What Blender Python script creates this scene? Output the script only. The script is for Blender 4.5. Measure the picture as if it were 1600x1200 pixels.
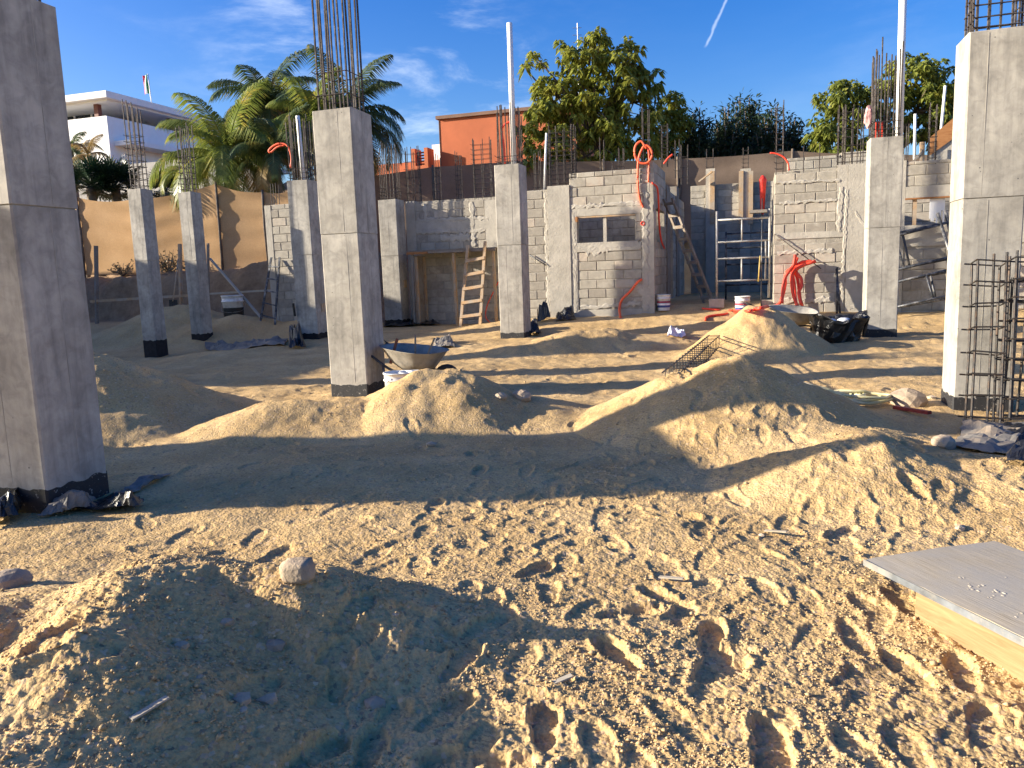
import bpy, math, random
import numpy as np
from mathutils import Vector, Matrix
random.seed(7)
R = math.radians
scene = bpy.context.scene
for o in list(bpy.data.objects): bpy.data.objects.remove(o)

# ---------------------------------------------------------------- camera, world, sun, exposure
PSI, PITCH, ROLL, FPX, CAMZ = R(17.6), R(8.2), R(2.02), 1222.0, 1.45
CP, SP = math.cos(PSI), math.sin(PSI)
fwd_h = Vector((-SP, CP, 0)); right_h = Vector((CP, SP, 0)); upv = Vector((0, 0, 1))
fwd = fwd_h*math.cos(PITCH) - upv*math.sin(PITCH)
up0 = fwd_h*math.sin(PITCH) + upv*math.cos(PITCH)
cam_right = right_h*math.cos(ROLL) - up0*math.sin(ROLL)
cam_up = right_h*math.sin(ROLL) + up0*math.cos(ROLL)
cd = bpy.data.cameras.new('camera'); cam = bpy.data.objects.new('camera', cd)
scene.collection.objects.link(cam)
m = Matrix((cam_right, cam_up, -fwd)).transposed().to_4x4(); m.translation = (0, 0, CAMZ)
cam.matrix_world = m
cd.sensor_width = 36; cd.lens = FPX/1600*36; cd.clip_start = .05; cd.clip_end = 3000
scene.camera = cam

SUN_EL = R(16.5)
sun_h = -right_h                                    # towards the sun: exactly from the left
world = bpy.data.worlds.new('World'); scene.world = world; world.use_nodes = True
SKY_STRENGTH, SUN_STRENGTH, EXPOSURE = .094, 5.0, 1.38
def build_world():
    nt = world.node_tree; nt.nodes.clear(); N = nt.nodes.new; L = nt.links.new
    out = N('ShaderNodeOutputWorld'); bg = N('ShaderNodeBackground'); sky = N('ShaderNodeTexSky')
    sky.sky_type = 'NISHITA'; sky.sun_disc = False; sky.sun_elevation = SUN_EL
    sky.sun_rotation = math.atan2(sun_h.x, sun_h.y) % (2*math.pi)
    sky.altitude = 50; sky.air_density = 1.0; sky.dust_density = 1.5; sky.ozone_density = 3.0
    hs = N('ShaderNodeHueSaturation'); hs.inputs['Saturation'].default_value = 1.42; hs.inputs['Hue'].default_value = .521; hs.inputs['Value'].default_value = 1.0
    L(sky.outputs[0], hs.inputs['Color'])
    tc = N('ShaderNodeTexCoord')
    def rng(val, a, b, c=0., d=1.):
        r = N('ShaderNodeMapRange'); r.interpolation_type = 'SMOOTHSTEP'
        L(val, r.inputs[0])
        for i, q in enumerate((a, b, c, d)): r.inputs[i+1].default_value = q
        return r.outputs[0]
    def dot(vec):
        q = N('ShaderNodeVectorMath'); q.operation = 'DOT_PRODUCT'; L(tc.outputs['Generated'], q.inputs[0]); q.inputs[1].default_value = vec
        return q.outputs['Value']
    def mul(a, b):
        q = N('ShaderNodeMath'); q.operation = 'MULTIPLY'; L(a, q.inputs[0])
        if isinstance(b, (int, float)): q.inputs[1].default_value = b
        else: L(b, q.inputs[1])
        return q.outputs[0]
    # wispy high cloud: stretched warped noise, thick only in a few places
    mp = N('ShaderNodeMapping'); mp.inputs['Scale'].default_value = (5, 5, 17); mp.inputs['Rotation'].default_value = (.25, .3, .4)
    L(tc.outputs['Generated'], mp.inputs[0])
    nz = N('ShaderNodeTexNoise'); nz.inputs['Scale'].default_value = 1.1; nz.inputs['Detail'].default_value = 7; nz.inputs['Roughness'].default_value = .62
    nz.inputs['Distortion'].default_value = .25; L(mp.outputs[0], nz.inputs['Vector'])
    n2 = N('ShaderNodeTexNoise'); n2.inputs['Scale'].default_value = 3.2; n2.inputs['Detail'].default_value = 2; L(tc.outputs['Generated'], n2.inputs['Vector'])
    wisp = mul(rng(nz.outputs['Fac'], .45, .78), rng(n2.outputs['Fac'], .42, .62, .12, 1.))
    d1 = dirpx(650, 90); d2 = dirpx(1180, 60)
    patch = rng(dot(d1), .965, .995, .15, 1.)
    c1 = mul(mul(wisp, patch), .62)
    # old contrail: a short thin bright line
    a, b = dirpx(1138, -8), dirpx(1106, 64); n = a.cross(b).normalized(); mid = (a+b).normalized()
    wob = N('ShaderNodeTexNoise'); wob.inputs['Scale'].default_value = 60; L(tc.outputs['Generated'], wob.inputs['Vector'])
    dn = dot(n); ad = N('ShaderNodeMath'); ad.operation = 'MULTIPLY_ADD'; L(wob.outputs['Fac'], ad.inputs[0]); ad.inputs[1].default_value = .006; L(dn, ad.inputs[2])
    sb = N('ShaderNodeMath'); sb.operation = 'SUBTRACT'; L(ad.outputs[0], sb.inputs[0]); sb.inputs[1].default_value = .003
    ab = N('ShaderNodeMath'); ab.operation = 'ABSOLUTE'; L(sb.outputs[0], ab.inputs[0])
    trail = mul(mul(rng(ab.outputs[0], .0022, .0, 0, 1), rng(dot(mid), math.cos(.034), math.cos(.026))), .33)
    mx = N('ShaderNodeMath'); mx.operation = 'MAXIMUM'; L(c1, mx.inputs[0]); L(trail, mx.inputs[1])
    mix = N('ShaderNodeMixRGB'); L(mx.outputs[0], mix.inputs[0]); L(hs.outputs[0], mix.inputs[1]); mix.inputs[2].default_value = (5.4, 5.9, 6.4, 1)
    L(mix.outputs[0], bg.inputs[0]); bg.inputs[1].default_value = SKY_STRENGTH; L(bg.outputs[0], out.inputs[0])

def dirpx(px, py):                                   # pixel of the 1600x1200 photograph -> world direction
    X, U = (px-800)/FPX, (600-py)/FPX
    return (fwd + cam_right*X + cam_up*U).normalized()
build_world()
sl = bpy.data.lights.new('sun', 'SUN'); sl.energy = SUN_STRENGTH; sl.angle = R(.53); sl.color = (1.0, .90, .74)
sun = bpy.data.objects.new('sun', sl); scene.collection.objects.link(sun)
sdir = -(sun_h*math.cos(SUN_EL) + upv*math.sin(SUN_EL))
sun.rotation_euler = sdir.to_track_quat('-Z', 'Y').to_euler(); sun.location = (-30, -10, 20)
vs = scene.view_settings; vs.view_transform = 'Standard'; vs.look = 'None'; vs.gamma = 1; vs.exposure = EXPOSURE; vs.use_curve_mapping = False

# ---------------------------------------------------------------- pixel -> point helpers (a pixel is a direction; a plane gives distance)
CAMP = Vector((0, 0, CAMZ))
def _hit(px, py, ax, val):
    d = dirpx(px, py); s = (val - CAMP[ax])/d[ax]; return CAMP + d*s
def atU(px, py, u): return _hit(px, py, 0, u)
def atV(px, py, v): return _hit(px, py, 1, v)
def atZ(px, py, z): return _hit(px, py, 2, z)
def atD(px, py, d):                                  # horizontal forward distance
    q = dirpx(px, py); return CAMP + q*(d/q.dot(fwd_h))
def cxy(x, y): return (x*CP - y*SP, x*SP + y*CP)     # right/forward metres -> world

# ---------------------------------------------------------------- mesh helpers
col = scene.collection
class MB:
    def __init__(s): s.v = []; s.f = []; s.mi = []
    def add(s, vs, fs, mi=0):
        k = len(s.v); s.v += [tuple(p) for p in vs]; s.f += [tuple(i+k for i in f) for f in fs]; s.mi += [mi]*len(fs); return s
    def box(s, lo, hi, mat=None):
        x0, y0, z0 = lo; x1, y1, z1 = hi
        v = [Vector(p) for p in ((x0,y0,z0),(x1,y0,z0),(x1,y1,z0),(x0,y1,z0),(x0,y0,z1),(x1,y0,z1),(x1,y1,z1),(x0,y1,z1))]
        if mat is not None: v = [mat @ p for p in v]
        return s.add(v, [(0,3,2,1),(4,5,6,7),(0,1,5,4),(1,2,6,5),(2,3,7,6),(3,0,4,7)])
    def beam(s, a, b, w, h, upd=(0, 0, 1)):          # box from a to b, w wide, h high
        a, b = Vector(a), Vector(b); d = (b-a); ln = d.length; d.normalize()
        u = Vector(upd); sd = d.cross(u)
        if sd.length < 1e-3: u = Vector((0, 1, 0)); sd = d.cross(u)
        sd.normalize(); u = sd.cross(d).normalized()
        M = Matrix((d, sd, u)).transposed().to_4x4(); M.translation = a
        return s.box((0, -w/2, -h/2), (ln, w/2, h/2), M)
    def tube(s, pts, r, n=6, cap=True):
        pts = [Vector(p) for p in pts]; k = len(pts); rings = []
        rr = r if isinstance(r, (list, tuple)) else [r]*k
        t0 = (pts[1]-pts[0]).normalized(); ref = Vector((0, 0, 1)) if abs(t0.z) < .9 else Vector((1, 0, 0))
        for i, p in enumerate(pts):
            t = (pts[min(i+1, k-1)] - pts[max(i-1, 0)])
            t = t.normalized() if t.length > 1e-9 else t0
            a = t.cross(ref)
            if a.length < 1e-4: a = t.cross(Vector((0, 1, 0)))
            a.normalize(); b = t.cross(a).normalized(); ref = b.cross(t) if False else ref
            rings.append([p + (a*math.cos(2*math.pi*j/n) + b*math.sin(2*math.pi*j/n))*rr[i] for j in range(n)])
        vs_ = [q for g in rings for q in g]; fs = []
        for i in range(k-1):
            for j in range(n):
                j2 = (j+1) % n; fs.append((i*n+j, i*n+j2, (i+1)*n+j2, (i+1)*n+j))
        if cap: fs.append(tuple(range(n))[::-1]); fs.append(tuple((k-1)*n+j for j in range(n)))
        return s.add(vs_, fs)
    def lathe(s, prof, n=20, c=(0, 0, 0), caps=(True, True)):
        vs_ = []; fs = []
        for r, z in prof:
            for j in range(n): vs_.append((c[0]+r*math.cos(2*math.pi*j/n), c[1]+r*math.sin(2*math.pi*j/n), c[2]+z))
        for i in range(len(prof)-1):
            for j in range(n):
                j2 = (j+1) % n; fs.append((i*n+j, i*n+j2, (i+1)*n+j2, (i+1)*n+j))
        if caps[0]: fs.append(tuple(range(n))[::-1])
        if caps[1]: fs.append(tuple((len(prof)-1)*n+j for j in range(n)))
        return s.add(vs_, fs)
    def mesh(s, name, mats, smooth=False):
        me = bpy.data.meshes.new(name); me.from_pydata(s.v, [], s.f); me.validate()
        for mm in (mats if isinstance(mats, (list, tuple)) else [mats]): me.materials.append(mm)
        if any(s.mi): me.polygons.foreach_set('material_index', s.mi)
        if smooth: me.polygons.foreach_set('use_smooth', [True]*len(me.polygons))
        me.update(); return me
    def build(s, name, mats, parent=None, smooth=False, loc=None):
        o = bpy.data.objects.new(name, s.mesh(name, mats, smooth)); col.objects.link(o)
        if parent: o.parent = parent
        if loc: o.location = loc
        return o
def tag(o, label, cat=None, group=None, kind=None):
    if label: o['label'] = label
    if cat: o['category'] = cat
    if group: o['group'] = group
    if kind: o['kind'] = kind
    return o
def thing(name, label, cat, loc=(0, 0, 0), rotz=0, group=None):
    o = bpy.data.objects.new(name, None); col.objects.link(o); o.location = loc; o.rotation_euler = (0, 0, rotz); o.empty_display_size = .2
    return tag(o, label, cat, group)
def inst(name, me, parent, loc=(0, 0, 0), rot=(0, 0, 0), sc=(1, 1, 1)):
    o = bpy.data.objects.new(name, me); col.objects.link(o); o.parent = parent; o.location = loc; o.rotation_euler = rot; o.scale = sc; return o
def spline(pts, sub=8):
    P = [Vector(p) for p in pts]; P = [P[0]*2-P[1]] + P + [P[-1]*2-P[-2]]; out = []
    for i in range(1, len(P)-2):
        for k in range(sub):
            t = k/sub; a, b, c, d = P[i-1:i+3]
            out.append(.5*((2*b) + (c-a)*t + (2*a-5*b+4*c-d)*t*t + (3*b-a-3*c+d)*t**3))
    return out + [P[-2]]
def loc_pts(pts, o): return [Vector(p)-o for p in pts]

# ---------------------------------------------------------------- materials
MATS = {}
def nodes(name):
    mt = bpy.data.materials.new(name); mt.use_nodes = True; nt = mt.node_tree
    return mt, nt, nt.nodes['Principled BSDF'], nt.nodes.new, nt.links.new
def ramp(N, L, fac, stops):
    r = N('ShaderNodeValToRGB'); L(fac, r.inputs[0]); e = r.color_ramp.elements
    while len(e) < len(stops): e.new(.5)
    for q, (p, c) in zip(e, stops): q.position = p; q.color = (*c, 1) if len(c) == 3 else c
    return r.outputs[0]
def noise(N, L, vec, scale, detail=4, rough=.55, sc=None, dist=0):
    if sc is not None:
        mp = N('ShaderNodeMapping'); mp.inputs['Scale'].default_value = sc; L(vec, mp.inputs[0]); vec = mp.outputs[0]
    n = N('ShaderNodeTexNoise'); n.inputs['Scale'].default_value = scale; n.inputs['Detail'].default_value = detail
    n.inputs['Roughness'].default_value = rough; n.inputs['Distortion'].default_value = dist; L(vec, n.inputs['Vector']); return n.outputs['Fac']
def mixc(N, L, fac, a, b, mode='MIX'):
    q = N('ShaderNodeMixRGB'); q.blend_type = mode
    for i, x in ((0, fac), (1, a), (2, b)):
        if isinstance(x, (int, float)): q.inputs[i].default_value = x
        elif isinstance(x, tuple): q.inputs[i].default_value = (*x, 1) if len(x) == 3 else x
        else: L(x, q.inputs[i])
    return q.outputs[0]
def bump(N, L, bsdf, h, strength=.3, dist=.01, normal=None):
    b = N('ShaderNodeBump'); b.inputs['Strength'].default_value = strength; b.inputs['Distance'].default_value = dist; L(h, b.inputs['Height'])
    if normal: L(normal, b.inputs['Normal'])
    L(b.outputs[0], bsdf.inputs['Normal']); return b.outputs[0]
def wpos(N): return N('ShaderNodeNewGeometry').outputs['Position']
def objpos(N, L):                                     # object coordinates with a random shift for each object
    tc = N('ShaderNodeTexCoord'); oi = N('ShaderNodeObjectInfo'); a = N('ShaderNodeVectorMath'); a.operation = 'MULTIPLY_ADD'
    c = N('ShaderNodeCombineXYZ'); L(oi.outputs['Random'], c.inputs[0]); L(oi.outputs['Random'], c.inputs[1]); L(oi.outputs['Random'], c.inputs[2])
    L(c.outputs[0], a.inputs[0]); a.inputs[1].default_value = (37, 53, 71); L(tc.outputs['Object'], a.inputs[2]); return a.outputs[0]
def simple(name, c, rough=.6, metal=0., var=.25, scale=12, bstr=.15, bdist=.004, dirt=None, spec=.4, sc=None):
    if name in MATS: return MATS[name]
    mt, nt, b, N, L = nodes(name); v = objpos(N, L)
    f = noise(N, L, v, scale, 5, .6, sc)
    lo = tuple(x*(1-var) for x in c); hi = tuple(min(1, x*(1+var)) for x in c)
    cc = ramp(N, L, f, [(.3, lo), (.7, hi)])
    if dirt:
        g = noise(N, L, v, scale*.4, 6, .7); d = ramp(N, L, g, [(.48, (0, 0, 0)), (.66, (1, 1, 1))]); cc = mixc(N, L, d, cc, dirt)
    L(cc, b.inputs['Base Color']); b.inputs['Roughness'].default_value = rough; b.inputs['Metallic'].default_value = metal
    b.inputs['Specular IOR Level'].default_value = spec
    bump(N, L, b, noise(N, L, v, scale*4, 4, .6, sc), bstr, bdist)
    MATS[name] = mt; return mt
def mat_sand():
    mt, nt, b, N, L = nodes('sand'); v = wpos(N)
    c = ramp(N, L, noise(N, L, v, 1.3, 6, .6), [(.3, (.435, .285, .125)), (.52, (.545, .37, .170)), (.72, (.64, .45, .225))])
    fine = noise(N, L, v, 55, 5, .75)
    c = mixc(N, L, .55, c, ramp(N, L, fine, [(.3, (.30, .27, .24)), (.48, (.9, .9, .9)), (.72, (1.35, 1.32, 1.25))]), 'MULTIPLY')
    vo = N('ShaderNodeTexVoronoi'); vo.inputs['Scale'].default_value = 70; L(v, vo.inputs['Vector'])
    sep = N('ShaderNodeSeparateColor'); L(vo.outputs['Color'], sep.inputs[0])
    peb = ramp(N, L, sep.outputs[0], [(.86, (0, 0, 0)), (.9, (1, 1, 1))])
    c = mixc(N, L, peb, c, mixc(N, L, sep.outputs[1], (.28, .185, .10), (.62, .44, .26)))
    # brown soil of the cut bank, back left, its shade darkened into the colour
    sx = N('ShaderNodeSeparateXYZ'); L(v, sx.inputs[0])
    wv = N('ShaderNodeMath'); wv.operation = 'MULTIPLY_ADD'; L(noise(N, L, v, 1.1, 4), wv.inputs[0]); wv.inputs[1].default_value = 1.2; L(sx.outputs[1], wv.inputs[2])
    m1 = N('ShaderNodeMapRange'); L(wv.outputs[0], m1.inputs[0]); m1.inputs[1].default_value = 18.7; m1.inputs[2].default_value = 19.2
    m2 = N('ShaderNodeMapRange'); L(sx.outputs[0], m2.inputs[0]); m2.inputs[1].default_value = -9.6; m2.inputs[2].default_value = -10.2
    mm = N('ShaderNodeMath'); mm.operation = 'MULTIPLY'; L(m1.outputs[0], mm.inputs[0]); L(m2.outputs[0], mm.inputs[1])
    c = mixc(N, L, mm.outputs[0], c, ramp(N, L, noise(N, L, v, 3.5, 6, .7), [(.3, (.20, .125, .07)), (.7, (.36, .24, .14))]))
    L(c, b.inputs['Base Color']); b.inputs['Roughness'].default_value = .95; b.inputs['Specular IOR Level'].default_value = .12
    n0 = bump(N, L, b, noise(N, L, v, 5.5, 6, .66), .45, .05)
    h1 = noise(N, L, v, 26, 6, .72)
    n1 = bump(N, L, b, h1, .45, .018, n0)
    inv = N('ShaderNodeMath'); inv.operation = 'SUBTRACT'; inv.inputs[0].default_value = 1; L(vo.outputs['Distance'], inv.inputs[1])
    bump(N, L, b, inv.outputs[0], .5, .008, n1)
    return mt
def mat_concrete(name, lo, hi, streak=.5):
    mt, nt, b, N, L = nodes(name); v = objpos(N, L)
    c = ramp(N, L, noise(N, L, v, 2.1, 6, .62, None, .3), [(.3, lo), (.7, hi)])
    s = noise(N, L, v, 3.0, 5, .65, (3.2, 3.2, .28))
    c = mixc(N, L, streak, c, ramp(N, L, s, [(.3, (.66, .66, .67)), (.5, (1, 1, 1)), (.74, (1.22, 1.21, 1.18))]), 'MULTIPLY')
    p = noise(N, L, v, 9, 5, .6, None, .8)
    c = mixc(N, L, .5, c, ramp(N, L, p, [(.34, (.62, .62, .63)), (.52, (1, 1, 1)), (.68, (1.22, 1.21, 1.17))]), 'MULTIPLY')
    vo = N('ShaderNodeTexVoronoi'); vo.inputs['Scale'].default_value = 13; L(v, vo.inputs['Vector'])
    sp = N('ShaderNodeSeparateColor'); L(vo.outputs['Color'], sp.inputs[0])
    hole = N('ShaderNodeMath'); hole.operation = 'MULTIPLY'
    L(ramp(N, L, vo.outputs['Distance'], [(.05, (1, 1, 1)), (.1, (0, 0, 0))]), hole.inputs[0]); L(ramp(N, L, sp.outputs[0], [(.7, (0, 0, 0)), (.72, (1, 1, 1))]), hole.inputs[1])
    c = mixc(N, L, hole.outputs[0], c, (.10, .095, .09))
    L(c, b.inputs['Base Color']); b.inputs['Roughness'].default_value = .85; b.inputs['Specular IOR Level'].default_value = .25
    h = N('ShaderNodeMath'); h.operation = 'SUBTRACT'; L(noise(N, L, v, 30, 5, .6), h.inputs[0]); L(hole.outputs[0], h.inputs[1])
    bump(N, L, b, h.outputs[0], .22, .006)
    MATS[name] = mt; return mt
def mat_block():
    mt, nt, b, N, L = nodes('block'); oi = N('ShaderNodeObjectInfo'); v = wpos(N)
    c = ramp(N, L, oi.outputs['Random'], [(0, (.32, .285, .235)), (.5, (.38, .345, .285)), (.85, (.43, .39, .32)), (1, (.48, .41, .33))])
    c = mixc(N, L, .6, c, ramp(N, L, noise(N, L, v, 8, 5, .65), [(.3, (.7, .7, .7)), (.7, (1.25, 1.24, 1.2))]), 'MULTIPLY')
    sm = ramp(N, L, noise(N, L, v, 1.6, 6, .7), [(.54, (0, 0, 0)), (.64, (1, 1, 1))])
    c = mixc(N, L, sm, c, (.47, .43, .355))
    L(c, b.inputs['Base Color']); b.inputs['Roughness'].default_value = .95; b.inputs['Specular IOR Level'].default_value = .15
    bump(N, L, b, noise(N, L, v, 60, 5, .75), .6, .012); return mt
def mat_mortar(name='mortar', a=(.25, .225, .185), c2=(.45, .41, .335), bd=.03):
    mt, nt, b, N, L = nodes(name); v = wpos(N)
    c = ramp(N, L, noise(N, L, v, 3.2, 7, .7), [(.3, a), (.68, c2)])
    L(c, b.inputs['Base Color']); b.inputs['Roughness'].default_value = .95; b.inputs['Specular IOR Level'].default_value = .15
    bump(N, L, b, noise(N, L, v, 17, 7, .72), .6, bd); return mt
def mat_wood(name, a, c2, weather=None, st=(3, 3, 3)):
    mt, nt, b, N, L = nodes(name); v = objpos(N, L)
    g = noise(N, L, v, 5, 6, .65, st, 1.2); c = ramp(N, L, g, [(.3, a), (.7, c2)])
    if weather:
        w = ramp(N, L, noise(N, L, v, 3, 6, .7), [(.4, (0, 0, 0)), (.62, (1, 1, 1))]); c = mixc(N, L, w, c, weather)
    L(c, b.inputs['Base Color']); b.inputs['Roughness'].default_value = .8; b.inputs['Specular IOR Level'].default_value = .2
    bump(N, L, b, noise(N, L, v, 14, 5, .65, st), .3, .006); MATS[name] = mt; return mt
def mat_leaf(name, a, c2, trans=.35, yellow=None):
    mt, nt, b, N, L = nodes(name); v = wpos(N)
    c = ramp(N, L, noise(N, L, v, 2.2, 4, .7), [(.3, a), (.7, c2)])
    if yellow:
        w = ramp(N, L, noise(N, L, v, 1.1, 5, .8), [(.55, (0, 0, 0)), (.7, (1, 1, 1))]); c = mixc(N, L, w, c, yellow)
    L(c, b.inputs['Base Color']); b.inputs['Roughness'].default_value = .45; b.inputs['Specular IOR Level'].default_value = .4
    t = N('ShaderNodeBsdfTranslucent'); L(c, t.inputs[0]); mx = N('ShaderNodeMixShader'); mx.inputs[0].default_value = trans
    out = nt.nodes['Material Output']; L(b.outputs[0], mx.inputs[1]); L(t.outputs[0], mx.inputs[2]); L(mx.outputs[0], out.inputs[0]); return mt
def mat_fabric(name, a, c2, trans=.25):
    mt, nt, b, N, L = nodes(name); v = wpos(N)
    c = ramp(N, L, noise(N, L, v, 1.2, 5, .6), [(.3, a), (.7, c2)])
    w = noise(N, L, v, 40, 2, .5); c = mixc(N, L, .3, c, ramp(N, L, w, [(.35, (.7, .7, .7)), (.65, (1.15, 1.15, 1.15))]), 'MULTIPLY')
    L(c, b.inputs['Base Color']); b.inputs['Roughness'].default_value = .9; b.inputs['Specular IOR Level'].default_value = .1
    t = N('ShaderNodeBsdfTranslucent'); L(c, t.inputs[0]); mx = N('ShaderNodeMixShader'); mx.inputs[0].default_value = trans
    L(b.outputs[0], mx.inputs[1]); L(t.outputs[0], mx.inputs[2]); L(mx.outputs[0], nt.nodes['Material Output'].inputs[0]); return mt

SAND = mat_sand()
CONC = mat_concrete('concrete', (.27, .25, .215), (.455, .425, .368), .75)
TAR = simple('tar', (.018, .018, .02), .75, 0, .4, 14, .5, .01, None, .25)
def mat_tar():
    mt, nt, b, N, L = nodes('tar_splashed'); v = objpos(N, L)
    s = ramp(N, L, noise(N, L, v, 26, 5, .8), [(.6, (0, 0, 0)), (.66, (1, 1, 1))])
    L(mixc(N, L, s, (.016, .016, .018), (.36, .33, .29)), b.inputs['Base Color']); b.inputs['Roughness'].default_value = .7
    bump(N, L, b, noise(N, L, v, 20, 5, .6), .4, .01); return mt
TARS = mat_tar()
BLOCK = mat_block(); MORTAR = mat_mortar(); PLASTER = mat_mortar('plaster', (.36, .33, .275), (.50, .46, .385), .018)
REBAR = simple('rebar', (.06, .048, .042), .7, .4, .5, 30, .3, .003, (.15, .135, .12))
CAGE = simple('cage_steel', (.065, .06, .056), .6, .6, .4, 30, .3, .003, (.12, .08, .055))
PVC = simple('pvc', (.80, .79, .76), .4, 0, .06, 8, .05)
REDP = simple('red_conduit', (.80, .072, .035), .45, 0, .15, 30, .3, .004)
ORNP = simple('orange_conduit', (.85, .13, .05), .45, 0, .15, 30, .3, .004)
WOOD = mat_wood('pine', (.36, .22, .11), (.56, .37, .20), (.40, .33, .25))
WOODO = mat_wood('pine_orange', (.27, .11, .04), (.43, .215, .09), None, (.7, 8, 8))
WOODD = mat_wood('old_wood', (.16, .12, .09), (.30, .235, .17), (.26, .24, .21))
PLYW = mat_wood('worn_plywood', (.30, .25, .175), (.50, .425, .315), (.36, .325, .27), (.6, 9, 3))
WHITE = simple('white_paint', (.80, .80, .79), .6, 0, .05, 3, .05)
BLACKP = simple('black_plastic', (.012, .012, .013), .28, 0, .4, 9, .5, .02, None, .5)
GREYP = simple('grey_plastic_sheet', (.17, .155, .135), .6, 0, .3, 6, .4, .01, (.30, .23, .16), .2)
BUCK = simple('bucket_white', (.70, .69, .66), .5, 0, .1, 14, .1, .003, (.45, .42, .38))
BLUE = simple('label_blue', (.035, .06, .22), .5, 0, .2, 10)
REDL = simple('label_red', (.45, .05, .05), .5, 0, .2, 10)
GALV = simple('scaffold_steel', (.34, .33, .31), .55, .4, .35, 14, .3, .003, (.5, .48, .44))
DARKST = simple('dark_steel', (.05, .055, .065), .5, .5, .5, 12, .3, .003, (.30, .29, .28))
BARROW = simple('barrow_steel', (.30, .275, .235), .85, .0, .25, 6, .4, .01, (.12, .11, .10))
RUBBER = simple('rubber', (.02, .02, .02), .8)
TERRA = simple('terracotta_render', (.50, .145, .062), .85, 0, .10, 1.5, .2, .01)
TERRAD = simple('terracotta_trim', (.22, .13, .09), .85, 0, .15, 3)
GLASS = simple('dark_glass', (.02, .03, .04), .08, 0, .2, 2, .0, .001, None, .8)
MAHOG = simple('mahogany_post', (.13, .035, .025), .6, 0, .2, 4)
BARK = simple('bark', (.16, .125, .095), .9, 0, .35, 9, .7, .03, None, .15)
PALMT = simple('palm_trunk', (.22, .18, .14), .9, 0, .35, 7, .7, .03, None, .15)
ROCKM = simple('rock', (.36, .28, .20), .9, 0, .3, 7, .6, .02, (.46, .36, .24), .15)
ROCKG = simple('grey_stone', (.42, .335, .24), .9, 0, .35, 9, .6, .02, None, .15)
HOSEY = simple('yellow_hose', (.55, .50, .27), .5, 0, .2, 12, .2, .003, (.5, .42, .3))
TAN = mat_fabric('tan_mesh', (.50, .305, .145), (.60, .385, .20), .22)
BROWNF = mat_fabric('brown_mesh', (.20, .145, .105), (.29, .215, .16), .25)
SOIL = simple('bank_soil', (.30, .205, .125), .95, 0, .3, 3, .8, .04, None, .1)
LEAF1 = mat_leaf('tree_leaf', (.17, .205, .035), (.40, .40, .075), .45, (.58, .50, .10))
LEAF2 = mat_leaf('dark_leaf', (.016, .034, .018), (.05, .08, .04), .25)
LEAF3 = mat_leaf('right_tree_leaf', (.13, .175, .035), (.31, .325, .065), .42, (.45, .40, .08))
PALML = mat_leaf('palm_leaf', (.10, .15, .03), (.26, .28, .06), .4, (.50, .36, .08))
PALMD = mat_leaf('palm_leaf_dark', (.04, .075, .03), (.12, .155, .055), .35, (.34, .26, .07))
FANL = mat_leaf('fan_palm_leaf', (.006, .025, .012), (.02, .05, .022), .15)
GREYW = simple('retaining_wall', (.40, .385, .36), .95, 0, .15, 2.5, .5, .02)
FGREEN = simple('flag_green', (.0, .14, .05), .7); FRED = simple('flag_red', (.55, .02, .05), .7); FWHITE = simple('flag_white', (.75, .75, .75), .7)

# ---------------------------------------------------------------- terrain
rs = np.random.RandomState(3)
PERM = rs.permutation(4096).astype(np.int64); GA = rs.rand(4096)*2*np.pi; GX, GY = np.cos(GA), np.sin(GA)
def pnoise(x, y):
    xi = np.floor(x).astype(np.int64); yi = np.floor(y).astype(np.int64); xf = x-xi; yf = y-yi
    def g(a, b, dx, dy):
        h = PERM[(PERM[a & 4095] + b) & 4095]; return GX[h]*dx + GY[h]*dy
    s = xf*xf*xf*(xf*(xf*6-15)+10); t = yf*yf*yf*(yf*(yf*6-15)+10)
    a = g(xi, yi, xf, yf); b = g(xi+1, yi, xf-1, yf); c = g(xi, yi+1, xf, yf-1); d = g(xi+1, yi+1, xf-1, yf-1)
    return (a+(b-a)*s) + ((c+(d-c)*s)-(a+(b-a)*s))*t
def fbm(x, y, sc, octv=4, gain=.5):
    r = 0; a = 1; f = sc
    for i in range(octv): r = r + a*pnoise(x*f+17.3*i, y*f-9.1*i); a *= gain; f *= 2.03
    return r
def sstep(a, b, x):
    t = np.clip((x-a)/(b-a), 0, 1); return t*t*(3-2*t)
def capsule(x, y, a, b, h, Rr, p=1.25, e=.12, asp=1.):
    ax, ay = a; bx, by = b; dx, dy = bx-ax, by-ay; L2 = dx*dx+dy*dy+1e-9
    t = np.clip(((x-ax)*dx + (y-ay)*dy)/L2, 0, 1)
    d = np.sqrt((x-ax-t*dx)**2 + ((y-ay-t*dy)/asp)**2); d = np.sqrt(d*d+e*e)-e
    return h*np.clip(1-d/Rr, 0, 1)**p
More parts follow.
